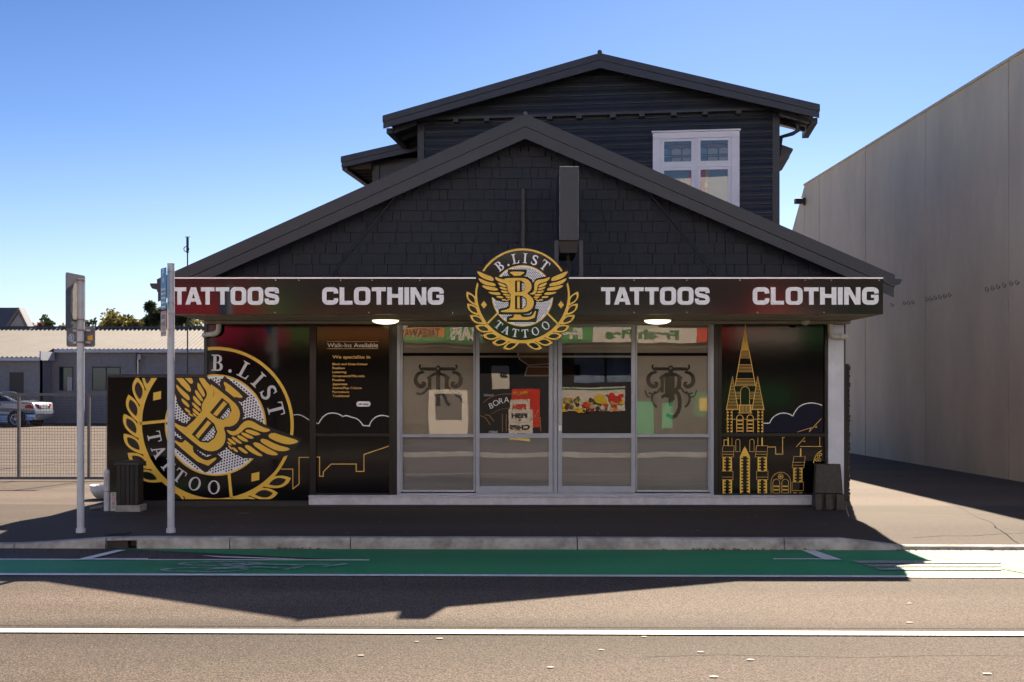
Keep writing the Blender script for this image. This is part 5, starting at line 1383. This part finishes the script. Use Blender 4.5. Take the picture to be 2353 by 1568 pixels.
p2, d2, x2_ = pole('parking_sign_pole', 393, 606, 'white pole with narrow blue parking sign in front of the mural')
s3 = sign_plate(p2, 'parking_sign', .20, Zp(712), Zp(617), R(-56), (-.075, -.035, 0), M['blue'], .012)
a = Art(-.002)
a.text('P', 0, Zp(636), .09, 0, M['white'], align='CENTER', bold=.0, width=.07)
a.text('15', 0, Zp(650), .05, 0, M['white'], align='CENTER'); 
for i, s_ in enumerate(('8am-6pm', 'Mon-Fri', '9am-4pm', 'Sat-Sun')): a.text(s_, 0, Zp(668+i*10), .028, 0, M['white'], align='CENTER', width=.15)
a.line([(-.07, Zp(706)), (.07, Zp(706))], .012, 0, M['white']); a.build('sign_text', s3)
s4 = sign_plate(p2, 'lane_sign', .20, Zp(773), Zp(716), R(-56), (-.075, -.035, 0), M['pink'], .012)
a = Art(-.002); a.poly(rrect(-.07, Zp(734), .07, Zp(723), .01), 0, M['dot']); a.text('LANE', 0, Zp(750), .055, 0, M['dot'], align='CENTER', width=.14); a.text('7-9', 0, Zp(760), .035, 0, M['dot'], align='CENTER', width=.09); a.text('Mon-Fri', 0, Zp(768), .02, 0, M['dot'], align='CENTER', width=.12)
a.line([(-.09, Zp(719)), (.09, Zp(719))], .01, 0, M['o_red']); a.build('sign_text', s4)
for zz in (Zp(626), Zp(697), Zp(722), Zp(758)):
    b = MB(); b.bar((0, 0, zz-.007), (0, 0, zz+.007), .044, M['steel'], 18); b.build('clamp', p2)

# ------------------------------------------------------------------ small things by the corner
d = 1.62*F/(1174-CY)
q = lambda xd, yd: Q(xd, yd, d)
bn = empty('slatted_box', (q(300, 0)[0], d, 0), 0, 'black slatted timber box on a concrete base, in front of the mural', 'box')
wq = .155
b = MB(); b.box(-wq+.0, wq+.02, -.14, .14, 0, .085, M['concrete']); b.build('concrete_base', bn, bevel=.006)
b = MB(); b.box(-wq+.02, wq-.02, -.12, .12, .086, q(0,1068)[1], M['slat'])
for k in range(5): xx = -wq+.02+k*.058; b.box(xx, xx+.050, -.137, -.121, .086, q(0,1068)[1], M['slat'])
b.build('slats', bn, bevel=.003)
b = MB(); zz = q(0, 1068)[1]; b.box(-wq-.01, wq+.01, -.16, .15, zz+.001, zz+.04, M['plasticblack']); b.box(-.06, .10, -.08, .08, zz+.041, zz+.06, M['plasticblack']); b.build('lid', bn, bevel=.006)
b = MB(); zt = q(0, 1080)[1]; b.bar((0, 0, 0), (0, 0, zt-.02), .040, M['pole'], 16); b.bar((0, 0, zt-.02), (0, 0, zt+.01), .040, M['pole'], 16, r2=.02); b.bar((0, 0, .25), (0, 0, .27), .043, M['concrete'], 16)
b.box(-.012, .012, -.0425, -.039, .33, .50, M['steel'])
b.build('pipe_bollard', label='short pale pipe bollard with rounded top beside the mural corner', cat='bollard', loc=(q(246, 0)[0], d, 0))
mns = empty('notice_board', (q(262.5, 0)[0], d-.03, 0), 0, 'narrow white notice leaning upright between bollard and slatted box', 'sign')
b = MB(); b.box(-.038, .038, 0, .008, 0, q(0, 1131)[1], M['creamwall']); b.build('board', mns)
a = Art(-.001); a.line(circle(0, .16, .02, n=18), .006, 0, M['o_red'], None, True); a.line([(-.014, .174), (.014, .146)], .005, 1, M['o_red'])
for zz in (.20, .215, .23, .115, .10, .085, .06, .045): a.line([(-.02, zz), (.02, zz)], .006, 0, M['o_grey'])
a.build('notice_print', mns)
# white basin behind the bollard
b = MB(); n = 24; prof = [(.02, .0), (.12, .0), (.17, .04), (.21, .13), (.225, .2), (.235, .2), (.22, .12), (.18, .05), (.02, .02)]
vs = [(r_*math.cos(2*math.pi*k/n), r_*math.sin(2*math.pi*k/n), z_) for r_, z_ in prof for k in range(n)]
b.mesh(vs, [(i*n+k, i*n+(k+1) % n, (i+1)*n+(k+1) % n, (i+1)*n+k) for i in range(len(prof)-1) for k in range(n)], M['pole'], True)
db = 16.9; b.build('plastic_basin', label='pale blue white basin on the ground behind the bollard', cat='basin', loc=(Q(244, 0, db)[0], db, .0))
# rubble edge near the bollard
b = MB(); rnd = random.Random(4)
for i in range(45):
    x = q(rnd.uniform(200, 262), 0)[0]; y = d+rnd.uniform(.02, .35); s_ = rnd.uniform(.012, .03)
    vv = [(x+s_*rnd.uniform(.6, 1)*a_, y+s_*rnd.uniform(.6, 1)*c_, s_*.8*e_) for a_, c_, e_ in ((-1,-1,0),(1,-1,0),(1,1,0),(-1,1,0),(-.6,-.6,1),(.6,-.6,1),(.6,.6,1),(-.6,.6,1))]
    b.mesh(vv, [(4,5,6,7),(0,1,5,4),(1,2,6,5),(2,3,7,6),(3,0,4,7)], M['plasticblack'])
b.build('gravel', kind='stuff', label='loose dark gravel at the foot of the bollard', cat='gravel')
b = MB(); e0 = q(205, 0)[0]; e1 = q(262, 0)[0]
b.mesh([(e0, d+.05, 0), (e1-.1, d+.5, 0), (e1-.1, d+.62, 0), (e0-.05, d+.15, 0), (e0, d+.05, .035), (e1-.1, d+.5, .06), (e1-.1, d+.62, .06), (e0-.05, d+.15, .035)], [(4,5,6,7),(0,1,5,4),(1,2,6,5),(2,3,7,6),(3,0,4,7)], M['concrete']); b.build('edging_kerb', kind='structure')
# weathered black barrier block on the right
d = 1.62*F/(1170-CY); q = lambda xd, yd: Q(xd, yd, d)
bk = empty('barrier_block', (q(1900, 0)[0], d-.02, 0), 0, 'weathered black plastic barrier foot standing against the pale right pilaster', 'barrier')
b = MB(); zz = q(0, 1133)[1]; zt = q(0, 1066)[1]
def frust(x0, x1, y0, y1, z0, X0, X1, Y0, Y1, z1, m):
    b.mesh([(x0,y0,z0),(x1,y0,z0),(x1,y1,z0),(x0,y1,z0),(X0,Y0,z1),(X1,Y0,z1),(X1,Y1,z1),(X0,Y1,z1)], [(0,3,2,1),(4,5,6,7),(0,1,5,4),(1,2,6,5),(2,3,7,6),(3,0,4,7)], m)
frust(-.19, .185, -.10, .05, zz, -.17, .165, -.06, .03, zt, M['plasticblack']); b.build('upper_body', bk, bevel=.012)
for xa, xb in ((-.20, -.105), (-.06, .04), (.085, .20)): b = MB(); frust(xa, xb, -.14, .06, 0, xa+.005, xb-.005, -.115, .05, zz-.002, M['plasticblack']); b.build('foot', bk, bevel=.008)
b = MB(); b.box(-.19, .19, -.08, .05, .01, zz-.003, M['joint']); b.build('base', bk)
# timber side fence end beyond the corner
b = MB(); dd = 16.6; q = lambda xd, yd: Q(xd, yd, dd)
xa, xb = q(1941, 0)[0], q(1952, 0)[0]; zt = q(0, 838)[1]; rnd = random.Random(9)
b.box(xa, xb-.01, 0, .06, 0, zt-.03, M['joint'])
z = 0
while z < zt: h_ = rnd.uniform(.05, .1); b.box(xb-.012, xb+rnd.uniform(0, .014), 0, .05, z, min(z+h_-.006, zt), M['plasticblack']); z += h_
b.bar(((xa+xb)/2, .03, zt-.03), ((xa+xb)/2, .03, zt+.01), .03, M['plasticblack'], 10)
b.build('fence_post', label='tall rough black fence post beyond the right corner of the shop', cat='fence post', loc=(0, dd, 0))

# ------------------------------------------------------------------ silver sedan
car = empty('parked_car', (Q(108, 0, 50.2)[0]-2.25, 50.3, 0), R(-7), 'silver blue sedan parked behind the mesh gate at the left edge', 'car')
# local: x forward is -x; rear bumper at x = +2.25, camera side is -y
prof = [(2.22,.42),(2.26,.60),(2.20,.72),(2.16,1.00),(2.02,1.05),(1.55,1.08),(1.30,1.12),(.62,1.40),(.1,1.45),(-.45,1.42),(-1.05,1.10),(-1.25,1.00),(-2.0,.88),(-2.25,.70),(-2.28,.45),(-2.2,.28),(-1.72,.24),(-1.0,.22),(1.0,.22),(1.72,.24),(2.15,.30)]
b = MB()
def shell(off, ins):
    out = []
    for x, z in prof:
        w_ = .87; 
        if z > 1.06: w_ = .87-.42*min(1, (z-1.06)/.4)*.5
        if abs(x) > 1.9: w_ -= .10*(abs(x)-1.9)/.35
        out.append((x, off*w_, z))
    return out
n = len(prof)
rows = []
for k in (-1, -.9, -.6, 0, .6, .9, 1):
    r_ = []
    for x, z in prof:
        w_ = .87-(.21*min(1, max(0, z-1.06)/.4)); 
        if abs(x) > 1.85: w_ -= .14*((abs(x)-1.85)/.4)**2
        bul = .02*(1-abs(k)) if z > 1.0 else .0
        ex = 1+.02*(1-abs(k))
        r_.append((x*ex, k*w_, z+bul))
    rows.append(r_)
vs = [p for r_ in rows for p in r_]
fs = [(i*n+j, i*n+(j+1) % n, (i+1)*n+(j+1) % n, (i+1)*n+j) for i in range(6) for j in range(n)]
b.mesh(vs, fs, M['carpaint'], True)
for r_ in (rows[0], rows[-1]): 
    tr = tessellate_polygon([[Vector((p[0], p[2], 0)) for p in r_]]); b.mesh(r_, [tuple(t) for t in tr], M['carpaint'])
b.build('body', car)
def carplate(nm, pts, y, m, par=car, th=.008):
    b = MB(); b.prism(pts, y-th, y+.004, m); return b.build(nm, par)
for sy in (-1,):
    g = MB()
    def sidew(pts):
        f = lambda p: (p[0], -(.875-(.21*min(1, max(0, p[1]-1.06)/.4))), p[1])
        tr = tessellate_polygon([[Vector((p[0], p[1], 0)) for p in pts]]); g.mesh([f(p) for p in pts], [tuple(t) for t in tr], M['carglass'])
    sidew([(1.18,1.10),(.95,1.22),(.60,1.35),(.38,1.36),(.38,1.08)]); sidew([(.33,1.08),(.33,1.36),(-.2,1.37),(-.42,1.35),(-.92,1.08)])
    g.build('side_window', car)
g = MB(); g.mesh([(1.36,-.60,1.115),(1.36,.60,1.115),(.72,.50,1.375),(.72,-.50,1.375)], [(0,1,2,3)], M['carglass']); o = g.build('rear_window', car); o.location = (.03, 0, .035)
for y_ in (-.72, .72):
    b = MB(); s_ = -1 if y_ < 0 else 1
    b.mesh([(2.225, s_*.40, .78), (2.225, s_*.40, .95), (2.17, s_*.70, 1.0), (1.86, s_*.872, .93), (1.80, s_*.872, .80), (2.15, s_*.80, .79)], [(0,1,2,5), (5,2,3,4)], M['tail']); b.build('tail_light', car)
b = MB(); b.box(2.21, 2.235, -.28, .28, .80, .92, M['creamwall']); b.build('number_plate', car)
b = MB(); b.box(-1.3, 1.05, -.895, -.872, .50, .54, M['tyre']); b.box(1.75, 2.2, -.84, -.80, .55, .60, M['tyre']); b.box(2.24, 2.28, -.7, .7, .5, .54, M['tyre']); b.build('trim_strip', car)
b = MB(); b.tube([(.62, -.62, 1.41), (.45, -.62, 1.50), (-.1, -.62, 1.51), (-.3, -.62, 1.44)], .018, M['rim'], 8); b.build('roof_rail', car); b = MB(); b.tube([(.62, .62, 1.41), (.45, .62, 1.50), (-.1, .62, 1.51), (-.3, .62, 1.44)], .018, M['rim'], 8); b.build('roof_rail', car)
b = MB(); b.box(.55, .72, -.895, -.875, .93, .96, M['tyre']); b.build('door_handle', car)
for x_ in (1.40, -1.38):
    b = MB(); b.bar((x_, -.885, .33), (x_, -.60, .33), .385, M['tyre'], 28); b.build('wheel_arch', car)
    for s_ in (-1, 1):
        b = MB(); b.bar((0, -.10, 0), (0, .10, 0), .325, M['tyre'], 28); wn = b.build('wheel', car); wn.location = (x_, s_*.80-.012*(s_ < 0)*0, .325)
        if s_ < 0:
            wn.location = (x_, -.80, .325); b = MB(); yy = -.106
            b.line_ = None
            for qd in ribbon_quads(circle(0, 0, .215, n=28), .022, True): b.face([(p[0], yy, p[1]) for p in qd], M['rim'])
            for k in range(5):
                for dk in (-.16, .16):
                    a_ = R(72*k+90)
                    b.rod((.05*math.cos(a_+dk*3), yy, .05*math.sin(a_+dk*3)), (.205*math.cos(a_+dk), yy, .205*math.sin(a_+dk)), .022, M['rim'])
            b.bar((0, yy-.01, 0), (0, yy+.005, 0), .05, M['rim'], 12); b.build('rim', wn)

# ------------------------------------------------------------------ shops across the road (seen mirrored in the glazing)
op = empty('opposite_shops', (0, -2.2, 0), 0, 'sunlit row of shops with green, orange and crimson fascia, mirrored in the glazing', 'shops')
b = MB()
b.box(-16, 16, -1.3, -1.0, 0, 3.0, M['o_tan']); b.box(-16, 16, -.9, -.6, 3.001, 5.6, M['o_tan']); b.box(-16, 16, -9, -1.31, 0, 5.2, M['o_tan'])
b.box(-16, 16, -1.0, .0, 2.85, 2.90, M['o_grey']); b.box(-28, 28, -1.6, -1.0, 5.61, 9.4, M['o_bounce'])  # the high white box is an added reflector filling the shaded facade
b.build('wall', op)
L_ = 33.6
oX = lambda xd: (xd-CX)/F*L_
oZ = lambda yd: 1.62+(CY-yd)/F*L_
b = MB()
def band(xa, xb, m, ya=790, yb=752, dy=0, y=.0): b.box(oX(xa), oX(xb), y-.05, y+.02+dy, oZ(ya), oZ(yb), m)
zb0 = 790
band(300, 560, M['o_red']); band(561, 600, M['o_dark']); band(601, 663, M['o_red']); band(664, 716, M['o_green']); band(717, 905, M['o_orange'], 783)
band(906, 1022, M['o_orange'], 774); band(1023, 1360, M['o_green'], 781, 752); band(906, 1022, M['o_green'], 783, 774.2); band(906, 1360, M['o_green2'], 788, 783.2+.0) if False else None
band(906, 1022.0, M['o_green2'], 789, 783.3); band(1023, 1360, M['o_green2'], 789, 781.3); band(1361, 1600, M['o_cream'], 788); band(1601, 1690, M['o_scarlet'], 788); band(1691, 1838, M['o_cream']); band(1839, 1960, M['o_green2']); band(1961, 2200, M['o_cream'])
b.build('fascia', op)
# tall parapet signs above, seen in the canopy board
b = MB()
for xa, xb, m in ((300, 480, M['o_red']), (480, 640, M['o_scarlet']), (641, 700, M['o_green']), (701, 900, M['o_grey']), (901, 1300, M['o_grey']), (1301, 1380, M['o_dark']), (1381, 1600, M['o_grey']), (1601, 1690, M['o_dark']), (1691, 1780, M['o_scarlet']), (1781, 1900, M['o_tan'])):
    b.box(oX(xa), oX(xb), -.598, -.55, 3.25, 4.3 if m in (M['o_red'], M['o_scarlet'], M['o_green'], M['o_orange']) else 4.1, m)
b.build('parapet_sign', op)
b = MB()
def fx(xa, xb, ya, yb, m, y=-.985): Lf = 34.65; b.box((xa-CX)/F*Lf, (xb-CX)/F*Lf, y-.01, y, 1.62+(CY-yb)/F*Lf, 1.62+(CY-ya)/F*Lf, m)
fx(1098, 1275, 832, 1005, M['o_dark']); fx(1282, 1458, 815, 1005, M['o_dark']); 
fx(1320, 1385, 808, 878, M['o_blue'], -.97); fx(1392, 1450, 808, 878, M['o_blue'], -.97); fx(1295, 1335, 838, 862, M['o_wood'] if 'o_wood' in M else M['wood'], -.97)
fx(1284, 1436, 890, 945, M['o_cream'], -.97); fx(1284, 1436, 893, 897, M['o_green2'], -.965)
fx(1130, 1170, 842, 892, M['o_cream'], -.97); fx(1175, 1240, 893, 985, M['o_scarlet'], -.97); fx(1172, 1215, 918, 950, M['o_cream'], -.96); fx(1168, 1222, 942, 1004, M['o_cream'], -.95); fx(1168, 1216, 1004, 1012, M['o_yellow'], -.95)
fx(925, 980, 898, 975, M['o_grey'], -.96); fx(985, 1073, 895, 1000, M['o_cream'], -.97); fx(1000, 1060, 905, 965, M['o_dark'], -.96)
fx(1461, 1500, 925, 1000, M['o_mint'], -.96); fx(1519, 1548, 927, 985, M['o_mint'], -.955); fx(1590, 1640, 902, 960, M['o_green2'], -.96); fx(1605, 1628, 915, 945, M['o_yellow'], -.95)
fx(1670, 1820, 890, 930, M['o_green2'], -.97); fx(1840, 1893, 925, 940, M['o_grey'], -.97)
b.build('shop_windows', op)
# fruit on the long poster, lettering (readable from the road, mirrored in the glass)
b = MB(); rnd = random.Random(3); Lf = 34.65
for i in range(110):
    xd = rnd.uniform(1290, 1432); yd = min(944, max(900, rnd.gauss(930, 9))); r_ = rnd.uniform(.03, .09)
    if 1340 < xd < 1365 and yd < 918: yd = 925
    m = rnd.choice([M['o_yellow'], M['o_yellow'], M['o_scarlet'], M['o_pinkish'], M['o_orange'], M['o_green2'], M['o_green'], M['o_cream'], M['wood']])
    if xd > 1395 and yd < 925: m = M['o_scarlet']
    cx_ = (xd-CX)/F*Lf; cz_ = 1.62+(CY-yd)/F*Lf; y = -.962+i*.0004
    b.mesh([(cx_+r_*math.cos(2*math.pi*k/10), y, cz_+r_*.8*math.sin(2*math.pi*k/10)) for k in range(10)], [tuple(range(10))], m)
for xd, yd, r_ in ((1376, 918, .17), (1405, 912, .12), (1418, 920, .1)):
    cx_ = (xd-CX)/F*Lf; cz_ = 1.62+(CY-yd)/F*Lf
    b.mesh([(cx_+r_*math.cos(2*math.pi*k/16), -.905, cz_+r_*math.sin(2*math.pi*k/16)) for k in range(16)], [tuple(range(16))], M['o_yellow'] if xd < 1400 else M['o_scarlet'])
b.build('fruit_poster', op)
class Art2(Art):
    """artwork on the far shops, facing +y"""
    def tri(s, t, layer, m):
        p = t; s.mb.face([(a, s.y0+STEP*2*layer, b_) for a, b_ in p], m)
ow = Art2(-.94)
def oz2(yd): return 1.62+(CY-yd)/F*Lf
def ox2(xd): return (xd-CX)/F*Lf
# lettering faces +y, so seen from the road its reading direction runs towards -x
def otext(body, xd0, xd1, ybase, ytop, m, layer=1, y=None):
    ow.text(body, ox2(max(xd0, xd1)), oz2(ybase), oz2(ytop)-oz2(ybase), layer, m, width=abs(ox2(xd1)-ox2(xd0)), bold=.05, mirror=True)
otext('FISH', 1176, 1210, 960, 950, M['o_dark']); otext('&', 1190, 1199, 972, 963, M['o_dark']); otext('CHIPS', 1171, 1216, 989, 978, M['o_dark']); otext('FISH', 1178, 1208, 941, 930, M['o_scarlet']); otext('20', 1148, 1166, 868, 857, M['o_dark']); otext('PH. 33', 1178, 1210, 905, 898, M['o_yellow'])
ow.build('poster_lettering', op)
ow = Art2(.024)
def oz2(yd): return oZ(yd)
def ox2(xd): return oX(xd)
otext('TAKEAWAY', 920, 1010, 772, 755, M['o_grey']); otext('WRAPS', 1036, 1130, 779, 752, M['o_cream']); otext('Fresh Pies', 1390, 1560, 778, 757, M['o_green2']); otext('Fresh', 1230, 1340, 778, 755, M['o_cream'])
ow.build('fascia_lettering', op)
